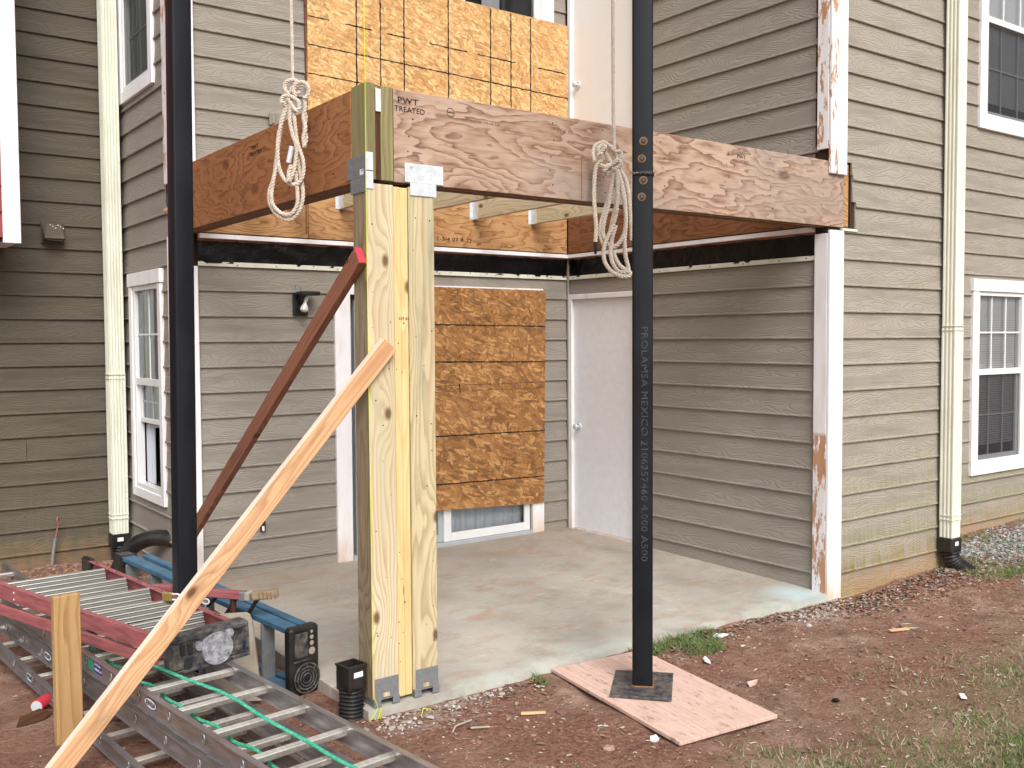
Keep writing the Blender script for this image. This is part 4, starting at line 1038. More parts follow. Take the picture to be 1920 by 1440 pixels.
mb = MB(); corr(mb, [(-3.508, -2.648, .062), (-3.510, -2.65, -.02), (-3.514, -2.652, -.16)], .056, .018, .005, 22); mb.build('corrugated_pipe', 'pipe', cp, smooth=True)

# ================================================================== WALL FITTINGS
lp = thing('wall_lamp', 'broken black wall lamp with a bare bulb left of the patio post', 'wall lamp', (-2.54, -.012, 1.87))
MB().box(-2.614, -2.50, -.030, -.011, 1.865, 2.03, bev=.004).build('back_plate', 'black', lp)
mb = MB(); mb.box(-2.60, -2.455, -.155, -.031, 2.012, 2.040, bev=.006); mb.box(-2.58, -2.55, -.09, -.03, 1.96, 2.0119); mb.build('arm', 'black', lp)
mb = MB(); mb.cyl((-2.535, -.085, 2.0), (-2.548, -.085, 1.965), .016, n=12); mb.build('socket', 'zinc', lp)
mb = MB(); mb.tube([Vector((-2.548, -.085, 1.964)) + Vector((-.012, 0, -.075)) * t for t in (0, .2, .4, .6, .8, .95, 1)], 0, 14, radii=[.013, .016, .024, .030, .030, .018, .004]); mb.build('bulb', 'bulb', lp, smooth=True)
mb = MB(); mb.tube(spline([(-2.56, -.015, 2.03), (-2.555, -.03, 2.07), (-2.59, -.03, 2.09), (-2.60, -.03, 2.06)], 5), .0015, 4); mb.build('wire', 'black', lp)
vt = thing('vent_hood', 'taupe dryer vent hood on the dark olive wall', 'vent', (-3.955, YD, 2.44))
mb = MB(); vs = [(-4.03, YD - .012, 2.585), (-3.875, YD - .012, 2.585), (-3.875, YD - .012, 2.44), (-4.03, YD - .012, 2.44), (-4.005, YD - .05, 2.57), (-3.90, YD - .05, 2.57), (-3.885, YD - .105, 2.46), (-4.02, YD - .105, 2.46)]
mb.add(vs, [(0, 4, 5, 1), (4, 7, 6, 5), (0, 3, 7, 4), (1, 5, 6, 2), (3, 2, 6, 7)]); mb.box(-4.035, -3.87, YD - .020, YD - .0095, 2.43, 2.595, bev=.002); mb.build('hood', 'siding_olive', vt)
MB().box(-4.01, -3.895, YD - .095, YD - .0205, 2.442, 2.456).build('flap', 'black', vt)
mb = MB()
for k in range(6): c = Vector((-3.98 + .018 * k, YD - .06 - .005 * (k % 3), 2.565 - .012 * (k % 3))); mb.box(c.x, c.x + .007, c.y - .004, c.y, c.z - .004, c.z + .003)
mb.build('paint_flake', 'paperwhite', vt)
ob = thing('outlet_box', 'small weatherproof outlet box on the upper left siding above the beam', 'outlet box', (-2.71, -.012, 3.25))
MB().box(-2.772, -2.648, -.026, -.011, 3.225, 3.315, bev=.004).build('cover', 'siding', ob)
mb = MB()
for k in range(3): mb.box(-2.755 + .036 * k, -2.732 + .036 * k, -.032, -.0265, 3.235, 3.305, bev=.003)
mb.build('lid', 'siding', ob)
ot = MB(); ot.box(-2.89, -2.855, -.030, -.010, .31, .385, bev=.003); o = ot.build('conduit_stub', 'black'); tag(o, 'small black and white cable stub low on the siding behind the pale brace', 'cable stub')
MB().box(-2.884, -2.866, -.036, -.0305, .315, .35, bev=.002).build('plug', 'paperwhite', o)
hk = thing('ground_rod', 'grey pipe stub with a red cord looped on its top by the olive wall', 'pipe stub', (-4.03, 1.28, -.1))
mb = MB(); mb.tube([(-4.045, 1.27, -.16), (-4.02, 1.28, .07), (-4.0, 1.285, .19)], .013, 10); mb.build('pipe', 'zinc_dark', hk, smooth=True)
mb = MB(); mb.tube(spline([(-4.0, 1.285, .18), (-3.985, 1.28, .27), (-3.975, 1.27, .33), (-3.985, 1.255, .352), (-3.995, 1.25, .33)], 6), .006, 8); mb.build('cord', 'red', hk, smooth=True)
#mb = MB(); mb.tube(spline([(1.02 - 1.0, -1.9, 1.0), (-.012, -1.95, .93), (-.016, -2.02, .86), (-.02, -2.04, .80)], 5)[6:], .0025, 5)

# ================================================================== LADDERS
dL = Vector((.108, -.99415, 0)); nL = Vector((.99415, .108, 0))
LM = Matrix(((dL.x, nL.x, 0, -3.952), (dL.y, nL.y, 0, -3.054), (0, 0, 1, 0), (0, 0, 0, 1)))     # x along the ladder towards the camera, y to its right
RUNG = {}
def rung_mesh(wd):
    if wd not in RUNG:
        mb = MB(); P = [(-.015, -.010), (-.013, -.013), (.013, -.013), (.015, -.010), (.017, .008), (.014, .012)]
        for i in range(4): a = .012 - i * .0075; P += [(a, .0135), (a - .003, .0135), (a - .0035, .0115), (a - .0065, .0115)]
        P += [(-.0165, .011), (-.017, .006)]
        n = len(P); vs = [Vector((p[0], -wd, p[1])) for p in P] + [Vector((p[0], 0, p[1])) for p in P]
        mb.add(vs, [(i, n + i, n + (i + 1) % n, (i + 1) % n) for i in range(n)]); me = mesh('rung', mb.v, mb.f); me.materials.append(W['alu'].m); me['done'] = 1; RUNG[wd] = me
    return RUNG[wd]
def section(par, M, s0, s1, yl, yr, zt, hh, rungs, inside=1):
    """two I-section rails between s0 and s1 and the rungs between them"""
    out = []
    for y, sgn in ((yl, 1), (yr, -1)):
        mb = MB(); fl = .028; yc = y + sgn * fl / 2
        mb.box(s0, s1, yc - fl / 2, yc + fl / 2, zt - .004, zt, bev=.001); mb.box(s0, s1, yc - fl / 2, yc + fl / 2, zt - hh, zt - hh + .004, bev=.001)
        mb.box(s0, s1, yc - .0015, yc + .0015, zt - hh + .004, zt - .004)
        mb.box(s0, s1, yc - sgn * .004, yc - sgn * .0016, zt - hh + .004, zt - hh + .010)
        for r in rungs:
            if s0 < r < s1:
                c = Vector((r, yc - sgn * .0015, zt - hh / 2 + .002)); n = 12; k = 5; vs = []
                for i in range(n):
                    t = 2 * math.pi * i / n; e = Vector((math.cos(t) * .012, 0, math.sin(t) * .019))
                    for j in range(k): u = 2 * math.pi * j / k; vs.append(c + e * (1 + .22 * math.cos(u)) + Vector((0, -sgn * (.003 + .003 * math.sin(u)), 0)))
                mb.add(vs, [(i * k + j, ((i + 1) % n) * k + j, ((i + 1) % n) * k + (j + 1) % k, i * k + (j + 1) % k) for i in range(n) for j in range(k)])
        out.append(mb.build('rail', 'alu_blue', par, M))
    me = rung_mesh(round(yr - yl - .032, 3))
    for r in rungs:
        if s0 < r < s1: link('rung', me, None, par, M @ Matrix.Translation((r, yr - .016, zt - hh / 2 + .006)))
    return out
def decal(M, s, y, z, par, flip=False, L=.125):
    mb = MB(); n = 28
    for (a, b, m, dy) in ((L / 2, .024, 0, .0016), (L / 2 - .004, .020, 1, .0020)):
        vs = [(s, y - dy, z)] + [(s + a * math.cos(2 * math.pi * i / n), y - dy, z + b * math.sin(2 * math.pi * i / n)) for i in range(n)]
        mb.add(vs, [(0, 1 + i, 1 + (i + 1) % n) for i in range(n)], m)
    mb.build('decal', ['bluemark', 'paperwhite'], par, M)
    f = -1 if flip else 1
    txt('WERNER', .030, M @ surf((s - f * L * .40, y - .0026, z - f * .010), (f, 0, 0), (0, -1, 0)), 'ink', parent=par, depth=.0003, sx=.78, bold=.0006)
LA = thing('extension_ladder', 'upper aluminium extension ladder with green rope lying under the red stepladder', 'ladder', LM @ Vector((-.5, -.22, .02)))
rungA = [.063 + .3085 * k for k in range(-8, 6)]
rl = section(LA, LM, -2.52, 1.55, -.45, 0, .235, .082, rungA)
rungA2 = [r - .06 for r in rungA]
section(LA, LM, -2.75, 1.40, -.442, -.032, .118, .082, rungA2)
decal(LM, -.432, -.4375, .195, rl[0], flip=True)
decal(LM, -1.762, -.4295, .078, rl[0])
MB().box(-1.16, -1.085, -.4385, -.4378, .172, .222).build('label', 'green', rl[0], LM); MB().box(-1.08, -.98, -.4385, -.4378, .172, .222).build('label', 'bluemark', rl[0], LM)
txt('DANGER', .018, LM @ surf((-1.072, -.4391, .204), (1, 0, 0), (0, -1, 0)), 'paperwhite', parent=rl[0], depth=.0003, sx=1.1)
txt('WERNER CO', .014, LM @ surf((-1.072, -.4391, .182), (1, 0, 0), (0, -1, 0)), 'paperwhite', parent=rl[0], depth=.0003, sx=1.1)
TB = LM @ Matrix.Translation((-1.5, 0, .02)) @ Matrix.Rotation(R(1.9), 4, 'Y') @ Matrix.Translation((1.5, 0, 0))
LB = thing('extension_ladder', 'lower aluminium ladder lying flat on the soil beneath the other one', 'ladder', LM @ Vector((-1.5, -.25, -.1)))
rungB = [-.15 + .3085 * k for k in range(-13, 5)]
rb_ = section(LB, TB, -4.15, 1.5, -.535, .012, .0, .068, rungB)
decal(TB, -1.747, -.5225, -.034, rb_[0], L=.11)
# green rope along the ladder
gp = [(-4.50, -1.60, .225), (-4.464, -1.802, .243), (-4.376, -2.168, .252), (-4.318, -2.413, .250), (-4.268, -2.604, .246), (-4.196, -2.911, .249), (-4.164, -3.238, .243), (-4.134, -3.523, .248), (-4.108, -3.74, .244), (-4.06, -4.1, .245), (-4.05, -4.5, .2)]
mb = MB(); strands(mb, gp, .0072, .028, 4, .006, 5, hairs=60)
g2 = [(-4.47, -1.80, .14)]
for i, r in enumerate(rungA):
    if -1.3 < r < 1.3:
        P_ = LM @ Vector((r - .154, -.315 - .01 * math.sin(i * 2), .165 + .0)); Q_ = LM @ Vector((r, -.315, .150)); g2 += [tuple(P_), tuple(Q_)]
g2[0] = tuple(LM @ Vector((-1.5, -.31, .16))); strands(mb, g2, .0072, .028, 4, .006, 5, hairs=30)
tag(mb.build('rope', 'green', smooth=True), 'teal green braided rope running along the rungs of the aluminium ladder', 'rope')

# red stepladder on top, cap end towards the camera
RL = thing('stepladder', 'folded red fibreglass stepladder with black top cap lying on the aluminium ladders', 'stepladder', (-4.2, -1.6, .235))
def rail_box(p0, p1, hh, fl, sgn, mat, par, name='rail'):
    """C-section rail, p0/p1 are its outer top line, flanges point inwards (sgn +1 = local -z... towards the middle)"""
    p0, p1 = Vector(p0), Vector(p1); x = (p1 - p0).normalized(); y = Vector((0, 0, 1)).cross(x).normalized(); z = x.cross(y)
    M = Matrix(((x.x, y.x, z.x, p0.x), (x.y, y.y, z.y, p0.y), (x.z, y.z, z.z, p0.z), (0, 0, 0, 1))); L = (p1 - p0).length; mb = MB()
    mb.box(0, L, 0, sgn * .005, -hh, -.0055, bev=.001); mb.box(0, L, 0, sgn * fl, -.005, 0, bev=.001); mb.box(0, L, sgn * .0055, sgn * fl, -hh, -hh + .005, bev=.001)
    return mb.build(name, mat, par, M), M, L
zR = .385
rr_, Mr, Lr = rail_box((-4.172, -.585, zR), (-3.952, -2.38, zR), .078, .030, -1, 'red', RL)
rl_, Ml, Ll = rail_box((-4.785, -.63, zR), (-4.325, -2.40, zR), .078, .030, 1, 'red', RL)
rail_box((-4.165, -.70, .292), (-3.958, -2.38, .292), .048, .026, -1, 'red', RL); rail_box((-4.742, -.98, .292), (-4.322, -2.40, .292), .048, .026, 1, 'red', RL)
#MB().box(1.05, 1.16, -.0012, -.0004, -.070, -.014).build('label', 'lvl_dark' if False else 'redpaint', rl_, Ml) if False else None
mb = MB()
for s in (.45, .97, 1.02): 
    for z in (-.022, -.058): mb.cyl((s, -.0005, z), (s, -.004, z), .006, n=8)
mb.build('rivet', 'zinc', rl_, Ml)
mb = MB()
for s in np.arange(.12, 1.75, .30):
    for q in (0, .035): mb.cyl((s + q, -.016, .0003), (s + q, -.016, .003), .0045, n=7)
tag(mb.build('rivet', 'black', rr_, Mr), kind='stuff')
def lerp(a, b, t): return Vector(a) * (1 - t) + Vector(b) * t
for k, yv in enumerate((-.87, -1.175, -1.48, -1.785, -2.09, )):
    pr = Vector((-4.172 + .220 * (-.585 - yv) / 1.795, yv, zR)); pl = Vector((-4.785 + .46 * (-.63 - yv - .0) / 1.77, yv - .04, zR))
    x = (pr - pl).normalized(); yb = Vector((0, 0, 1)).cross(x); L = (pr - pl).length
    M = Matrix(((x.x, yb.x, 0, pl.x), (x.y, yb.y, 0, pl.y), (0, 0, 1, pl.z), (0, 0, 0, 1))) @ Matrix.Rotation(R(-24), 4, 'X')
    mb = MB(); P = [(.006, .004), (-.004, .002), (-.006, -.003)]
    z = -.008
    for i in range(6): P += [(-.005, z), (-.009, z - .001), (-.009, z - .003), (-.005, z - .004)]; z -= .0115
    P += [(-.006, -.076), (-.004, -.080), (.010, -.080), (.010, -.077), (-.001, -.077), (-.001, -.0)]
    mb.prism(P, .034, L - .034, m=M)
    for zz in (-.006, -.029, -.052, -.074): mb.box(.034, L - .034, -.0125, -.0092, zz - .0042, zz, mi=1, m=M)
    mb.build('tread', ['tread', 'alu'], RL)
    mb = MB()
    for sx_ in (L - .10,): mb.prism([(.010, -.002), (.045, -.020), (.045, -.023), (.010, -.06)], sx_, sx_ + .06, m=M)
    mb.build('brace', 'zinc', RL)
# far feet
mb = MB(); mb.box(-.03, .10, -.030, .012, -.085, .012, bev=.012, m=Mr @ Matrix.Translation((-.06, 0, 0))); mb.build('foot', 'black', RL)
# top cap
MC = Matrix.Translation((-4.108, -2.425, .312)) @ Matrix.Rotation(math.atan2(.108, .994), 4, 'Z') @ Matrix.Rotation(R(-2.5), 4, 'Y')
mb = MB(); mb.box(-.19, .19, -.035, .050, -.085, .085, bev=.012); mb.box(-.182, .182, -.045, -.0355, .058, .080, bev=.004); mb.box(-.182, .182, -.045, -.0355, -.080, -.062, bev=.004); mb.box(-.182, -.160, -.045, -.0355, -.060, .056, bev=.004); mb.box(.160, .182, -.045, -.0355, -.060, .056, bev=.004)
mb.box(-.17, -.10, -.043, -.0355, -.060, -.03, bev=.003); mb.box(.05, .15, -.043, -.0355, -.058, -.02, bev=.004)
cp_ = mb.build('top_cap', 'scuffed', RL, MC)
mb = MB(); mb.cyl((.02, -.035, -.002), (.02, -.060, -.002), .074, .066, n=28); mb.ring((.02, -.056, -.002), (0, 1, 0), .070, .005, n=28); mb.build('disc', 'scratch', cp_, MC, smooth=True)
mb = MB()
for x, z in ((.082, .052), (-.062, .028)): mb = MB(); mb.cyl((x, -.035, z), (x, -.056, z), .020, n=16); mb.cyl((x, -.056, z), (x, -.060, z), .011, n=10); mb.build('boss', 'scratch', cp_, MC)
mb = MB()
for x in (-.135, -.100): mb = MB(); mb.box(x - .012, x + .012, -.0462, -.0358, .0, .05, bev=.004); mb.build('slot', 'room', cp_, MC)
mb = MB(); mb.cyl((-.115, -.0358, -.045), (-.115, -.0464, -.045), .021, n=16); mb.build('slot', 'room', cp_, MC); mb = MB(); mb.cyl((.140, -.0358, .046), (.140, -.0462, .046), .011, n=12); mb.build('slot', 'room', cp_, MC); mb = MB(); mb.cyl((.168, -.045, -.045), (.168, -.0464, -.045), .007, n=10)
for x in (-.06, .02, .09): mb.cyl((x, -.0358, -.072), (x, -.0462, -.072), .008, n=10)
tag(mb.build('slot', 'room', cp_, MC), kind='stuff')
# padlock and chain
pk = thing('padlock', 'brass padlock on a short chain holding the red stepladder', 'padlock', (-4.10, -1.84, .39))
Mp = Matrix.Translation((-4.098, -1.815, .408)) @ Matrix.Rotation(R(-50), 4, 'Z')
MB().box(-.026, .026, -.012, .012, -.022, .022, bev=.004).build('body', 'brass', pk, Mp)
mb = MB(); mb.tube(spline([(.026, 0, .014), (.06, 0, .014), (.072, 0, 0), (.06, 0, -.014), (.026, 0, -.014)], 6), .005, 8); mb.build('shackle', 'zinc', pk, Mp, smooth=True)
mb = MB()
for i in range(5):
    a = R(40 + i * 45); c = Mp @ Vector((.085 + .030 * i, .012 * math.sin(i * 2), -.004 * i)); r_ = Matrix.Rotation(a, 3, 'X') @ Vector((0, 0, 1))
    mb.ring(c, r_, .016, .0035, 14, 6)
mb.build('chain', 'zinc', pk, smooth=True)

# blue stepladder on its side
BL = thing('stepladder', 'blue fibreglass stepladder lying on its side with its black top cap upright', 'stepladder', (-3.6, -1.6, -.1))
dB = Vector((.202, -.979, 0)); wB = Vector((.979, .202, 0))
def BM(p): return Matrix(((wB.x, -dB.x, 0, p[0]), (wB.y, -dB.y, 0, p[1]), (0, 0, 1, p[2]), (0, 0, 0, 1)))    # x across, y away from the camera, z up
cB = Vector((-3.548, -2.185, 0)); Mb = BM(cB)
mb = MB(); mb.box(-.088, .088, -.03, .035, -.10, .25, bev=.014); mb.cyl((.0, -.031, -.01), (.0, -.040, -.01), .080, n=30); cpb = mb.build('top_cap', 'black', BL, Mb)
mb = MB()
for r_ in (.075, .056, .040, .024): mb.ring((0, -.041, -.01), (0, 1, 0), r_, .0035, 30)
for a in range(0, 360, 45): mb.box(.058, .072, -.043, -.040, -.002, .002, m=Matrix.Translation((0, 0, -.01)) @ Matrix.Rotation(R(a), 4, 'Y'))
mb.build('rosette', 'scuffed', cpb, Mb, smooth=False)
mb = MB()
for z, r_ in ((.218, .008), (.190, .011), (.160, .012), (.120, .019)): mb.cyl((.038, -.0305, z), (.038, -.032, z), r_, n=16)
mb.build('hole', 'concrete', cpb, Mb)
mb = MB(); mb.box(-.066, .012, -.034, -.0305, .100, .222, bev=.003); mb.box(-.07, .02, -.035, -.0305, .078, .084); mb.build('pocket', 'scuffed', cpb, Mb)
top = []
def bar(p0, p1, wid, hh, mat, name='rail', par=BL):
    x = (Vector(p1) - Vector(p0)).normalized(); y = Vector((0, 0, 1)).cross(x).normalized(); z = x.cross(y); p0 = Vector(p0)
    M = Matrix(((x.x, y.x, z.x, p0.x), (x.y, y.y, z.y, p0.y), (x.z, y.z, z.z, p0.z), (0, 0, 0, 1)))
    return MB().box(0, (Vector(p1) - p0).length, -wid / 2, wid / 2, -hh, 0, bev=.004).build(name, mat, par, M)
n0 = Mb @ Vector((-.035, .03, .243)); n1 = Mb @ Vector((.052, .03, .238))
bar(n0, (-3.945, -.42, .36), .078, .030, 'blue'); bar(n1, (-3.80, -.40, .335), .050, .026, 'blue')
bar(Mb @ Vector((-.035, .03, -.065)), Mb @ Vector((-.06, 1.75, -.075)), .078, .030, 'blue'); bar(Mb @ Vector((.052, .03, -.065)), Mb @ Vector((.05, 1.7, -.07)), .05, .026, 'blue')
for k in range(6):
    y = .24 + .29 * k; t = y / 1.8; z1 = .213 + t * .11
    mb = MB(); P = [(y, -.090), (y + .004, -.090)]
    mb.box(-.074, .004, y, y + .016, -.090, z1 - .0, bev=.002)
    for q in range(4): mb.box(-.070 + q * .018, -.064 + q * .018, y - .003, y - .0005, -.088, z1)
    mb.build('tread', 'zinc_dark', BL, Mb)
mb = MB(); mb.box(-.08, .03, 1.74, 1.86, .29, .362, bev=.012); mb.box(-.08, .03, 1.74, 1.84, -.10, -.05, bev=.012); mb.build('foot', 'black', BL, Mb)
mb = MB(); mb.tube([Mb @ Vector((-.07, .35, .20)), Mb @ Vector((-.05, .9, -.02))], .006, 6); mb.build('spreader', 'zinc_dark', BL)

# beige board between the ladders
Pp = Matrix.Translation((-3.862, -2.085, -.10)) @ Matrix.Rotation(R(-36), 4, 'Z') @ Matrix.Rotation(R(-4), 4, 'Y')
bm = MB(); pts = [(-.10, 0), (.135, 0), (.12, .40)]
for k in range(5): a = R(k * 22.5); pts.append((.085 + .03 * math.cos(a), .412 + .03 * math.sin(a)))
for k in range(5): a = R(90 + k * 22.5); pts.append((-.06 + .03 * math.cos(a), .412 + .03 * math.sin(a)))
n = len(pts); vs = [Pp @ Vector((x, -.009, z)) for x, z in pts] + [Pp @ Vector((x, .009, z)) for x, z in pts]
bm.add(vs, [tuple(range(n)), tuple(range(n, 2 * n))[::-1]] + [((i + 1) % n, i, n + i, n + (i + 1) % n) for i in range(n)])
tag(bm.build('board', 'panel'), 'scuffed beige board with rounded top corners standing between the two stepladders', 'board')
# red ladder ends lying across behind
RB = thing('stepladder', 'worn red ladder with splintered rail ends lying behind the pale brace', 'stepladder', (-3.8, -1.85, -.1))
a0, a1 = Vector((-4.05, -1.42, .385)), Vector((-3.742, -1.876, .392)); 
def bar2(p0, p1, w_, h_, mat, name, par): return bar(p0, p1, w_, h_, mat, name, par)
bar(a0, a1, .045, .042, 'red', 'rail', RB); u_ = (a1 - a0).normalized()
bar(a1 + u_ * .001, a1 + u_ * .030, .050, .046, 'zinc_dark', 'rail_end', RB); bar(a1 + u_ * .031, a1 + u_ * .058, .046, .044, 'panel', 'rail_end', RB)
b0 = a1 + u_ * .062 + Vector((0, 0, -.002)); b1 = b0 + Vector((.118, -.060, .012))
bar(b0, b1, .05, .040, 'ptD', 'foot', RB); ub = (b1 - b0).normalized()
for k in range(5): 
    q = b0 + ub * (.035 + .02 * k); bar(q, q + ub * .007, .056, .046, 'redwood', 'tread_rib', RB)
for q0, q1 in ((a0 + u_ * .40, a0 + u_ * .22 + Vector((0, 0, -.20))), (a0 + u_ * .52, a0 + u_ * .40 + Vector((0, 0, -.20))), (b0 + ub * .03, a0 + u_ * .52 + Vector((0, 0, -.22)))):
    MB().tube([q0 + Vector((0, 0, -.04)), q1], .011, 6).build('spreader', 'black', RB)
MB().tube([a0 + u_ * .33 + Vector((0, 0, -.04)), a0 + u_ * .33 + Vector((0, 0, -.45))], .016, 6).build('leg', 'zinc_dark', RB)
MB().tube([a0 + u_ * .50 + Vector((0, 0, -.04)), a0 + u_ * .50 + Vector((0, 0, -.45))], .016, 6).build('leg', 'brown_lum', RB)

# ================================================================== GROUND CLUTTER
def gpt(x, y): return Vector((x, y, gz2(x, y)))
def inslab(x, y, m=.0): return (-3.48 - m < x < .12 and y > -2.76 - m) or (x > -.05 and x < 1.5 and y > -2.74) or (x >= 1.4 and y > Y2) or (x < LX and y > YD) or (LX < x < -3.3 and y > 0)
def tone_mesh(name, vs, fs, tones, mat, label=None):
    me = mesh(name, vs, fs); at = me.color_attributes.new('tone', 'FLOAT_COLOR', 'POINT'); at.data.foreach_set('color', np.array(tones, dtype=np.float32).ravel())
    o = link(name, me, mat); tag(o, kind='stuff'); return o
# density of grass
def grassy(x, y):
    n = mnoise.fractal(Vector((x * 1.5, y * 1.5, 7)), 1, 2, 4) * .5
    s = .07 * (x + 2.2) + (-y - 3.76) * .75
    v = n * 1.3 + s - .16
    if x > 1.3 and y > -3.2: v = .35 + n
    if abs(y + 2.82) < .07 and -2.55 < x < -1.2: v = .9 + n
    if math.hypot(x + 1.45, y + 2.86) < .18: v = 1
    return v
vs, fs, tn = [], [], []
greens = [(.09, .17, .04), (.12, .21, .06), (.17, .22, .08), (.24, .23, .12), (.36, .30, .18), (.42, .36, .24)]
cnt = 0; tries = 0
while cnt < 95000 and tries < 620000:
    tries += 1
    if random.random() < .75: x, y = random.uniform(-3.4, 1.8), random.uniform(-5.6, -2.7)
    else: x, y = random.uniform(1.2, 5.4), random.uniform(-5.0, -2.25)
    if inslab(x, y): continue
    g = grassy(x, y)
    if random.random() > max(0, min(1, g * 1.5)) ** 1.3: continue
    if -2.5 < x < -1.85 and -3.8 < y < -2.72: continue
    z = gz2(x, y); a = random.uniform(0, 6.283); hgt = random.uniform(.012, .036) * (1.5 if g > .8 else 1); wdt = random.uniform(.0018, .0036); ln_ = random.uniform(.4, 1.6) * hgt
    ca, sa = math.cos(a), math.sin(a); b = random.uniform(0, 6.283)
    k = len(vs); vs += [(x - ca * wdt, y - sa * wdt, z - .002), (x + ca * wdt, y + sa * wdt, z - .002), (x + math.cos(b) * ln_, y + math.sin(b) * ln_, z + hgt)]
    fs.append((k, k + 1, k + 2)); q = random.random(); dead = g < .55
    c = greens[int(min(5.99, (random.uniform(0, 3.4) if g > .55 else random.uniform(.5, 6))))]; j = random.uniform(.8, 1.2); tn += [(c[0] * j, c[1] * j, c[2] * j, 1)] * 3; cnt += 1
tone_mesh('grass', vs, fs, tn, 'grass')
# litter of leaves, bark and chips
vs, fs, tn = [], [], []
cols_ = [(.30, .20, .14), (.40, .29, .21), (.20, .11, .07), (.52, .42, .33), (.14, .09, .07), (.33, .17, .11), (.60, .52, .44), (.26, .20, .15)]
def flake(x, y, z, s, asp, c, curl=.25):
    a = random.uniform(0, 6.283); k = len(vs); ca, sa = math.cos(a), math.sin(a); tlt = random.uniform(-.35, .35)
    P = [(-.5, 0), (-.15, .5), (.3, .4), (.5, 0), (.2, -.45), (-.2, -.4)]
    for px_, py_ in P:
        lx, ly = px_ * s, py_ * s * asp; vs.append((x + lx * ca - ly * sa, y + lx * sa + ly * ca, z + .002 + abs(py_) * s * curl + px_ * s * tlt * .5))
    fs.extend([(k, k + 1, k + 2, k + 3), (k, k + 3, k + 4, k + 5)]); j = random.uniform(.75, 1.2); tn.extend([(c[0] * j * .9, c[1] * j * .9, c[2] * j * .9, 1)] * 6)
n_ = 0
while n_ < 20000:
    q = random.random()
    if q < .62: x, y = random.uniform(-5.6, 1.9), random.uniform(-5.2, -2.5)
    elif q < .80:
        x = random.uniform(-3.4, 1.5); y = -2.77 - abs(random.gauss(0, .13))
    elif q < .92: x, y = random.uniform(1.1, 5), random.uniform(-4.4, -2.3)
    else: x, y = random.uniform(-5.2, -3.5), random.uniform(-2.4, 1.3)
    if inslab(x, y): continue
    if -2.5 < x < -1.85 and -3.8 < y < -2.72: continue
    flake(x, y, gz2(x, y), min(.05, random.lognormvariate(-4.4, .55)), random.uniform(.15, .8), random.choice(cols_)); n_ += 1
for _ in range(1500):     # drift of fallen leaves along the foot of the right wall and the slab edge
    if random.random() < .7: x = random.uniform(-.1, 2.0); y = -2.76 - abs(random.gauss(0, .16)) - .02
    else: x = random.uniform(-2.6, .1); y = -2.78 - abs(random.gauss(0, .05))
    if inslab(x, y) or (-2.5 < x < -1.85): continue
    flake(x, y, gz2(x, y) + .004, random.uniform(.014, .042), random.uniform(.35, .85), random.choice(((.30, .15, .10), (.24, .12, .08), (.38, .24, .16), (.48, .38, .30), (.18, .10, .07), (.34, .34, .32))), .5)
for _ in range(900):      # sawdust and leaves blown on the slab
    x = random.uniform(-3.3, -.05); y = random.choice((random.uniform(-2.5, -.1), -abs(random.gauss(0, .12)) - .02, random.uniform(-1.4, -.3)))
    if random.random() < .3: x = -abs(random.gauss(0, .08)) - .03
    flake(x, y, slz(y), random.uniform(.004, .014), random.uniform(.2, .7), random.choice(((.55, .42, .28), (.40, .28, .20), (.62, .52, .40), (.22, .12, .08))), .1)
tone_mesh('leaf_litter', vs, fs, tn, 'litter')
# stones and clods
vs, fs, tn = [], [], []
t_ = (1 + 5 ** .5) / 2
ICO = [Vector(v).normalized() for v in ((-1, t_, 0), (1, t_, 0), (-1, -t_, 0), (1, -t_, 0), (0, -1, t_), (0, 1, t_), (0, -1, -t_), (0, 1, -t_), (t_, 0, -1), (t_, 0, 1), (-t_, 0, -1), (-t_, 0, 1))]
IF = [(0, 11, 5), (0, 5, 1), (0, 1, 7), (0, 7, 10), (0, 10, 11), (1, 5, 9), (5, 11, 4), (11, 10, 2), (10, 7, 6), (7, 1, 8), (3, 9, 4), (3, 4, 2), (3, 2, 6), (3, 6, 8), (3, 8, 9), (4, 9, 5), (2, 4, 11), (6, 2, 10), (8, 6, 7), (9, 8, 1)]
def rock(x, y, z, r, c):
    k = len(vs); sq = (random.uniform(.7, 1.3), random.uniform(.7, 1.3), random.uniform(.45, .8))
    for v in ICO: j = random.uniform(.75, 1.15); vs.append((x + v.x * r * sq[0] * j, y + v.y * r * sq[1] * j, z + v.z * r * sq[2] * j))
    fs.extend([(a + k, b + k, d + k) for a, b, d in IF]); m = random.uniform(.75, 1.2); tn.extend([(c[0] * m, c[1] * m, c[2] * m, 1)] * 12)
greys = [(.34, .34, .36), (.24, .25, .27), (.45, .45, .46), (.18, .19, .20), (.40, .37, .34)]
n_ = 0
while n_ < 3200:
    x = random.uniform(1.45, 5.0); y = random.gauss(-2.72, .20) - .02 * (x - 1.4)
    if x < 1.75 and random.random() < .6: continue
    if y > Y2 - .02: continue
    rock(x, y, gz2(x, y) + .004, random.uniform(.007, .018), random.choice(greys)); n_ += 1
tone_mesh('gravel', vs, fs, tn, 'stone'); vs, fs, tn = [], [], []
reds = [(.22, .12, .085), (.28, .16, .12), (.16, .09, .07), (.34, .22, .17)]
for _ in range(5200):
    q = random.random()
    if q < .35: x, y = random.gauss(-3.74, .22), random.gauss(.85, .22)
    elif q < .62: x, y = random.gauss(.75, .45), -2.80 - abs(random.gauss(0, .22))
    elif q < .75: x, y = random.gauss(-4.1, .2), random.gauss(1.2, .1)
    else: x, y = random.uniform(-5.4, 1.4), random.uniform(-5, -2.8)
    if inslab(x, y): continue
    rock(x, y, gz2(x, y), min(.03, random.lognormvariate(-5.0, .55)), random.choice(reds))
tone_mesh('soil_clods', vs, fs, tn, 'stone'); vs, fs, tn = [], [], []
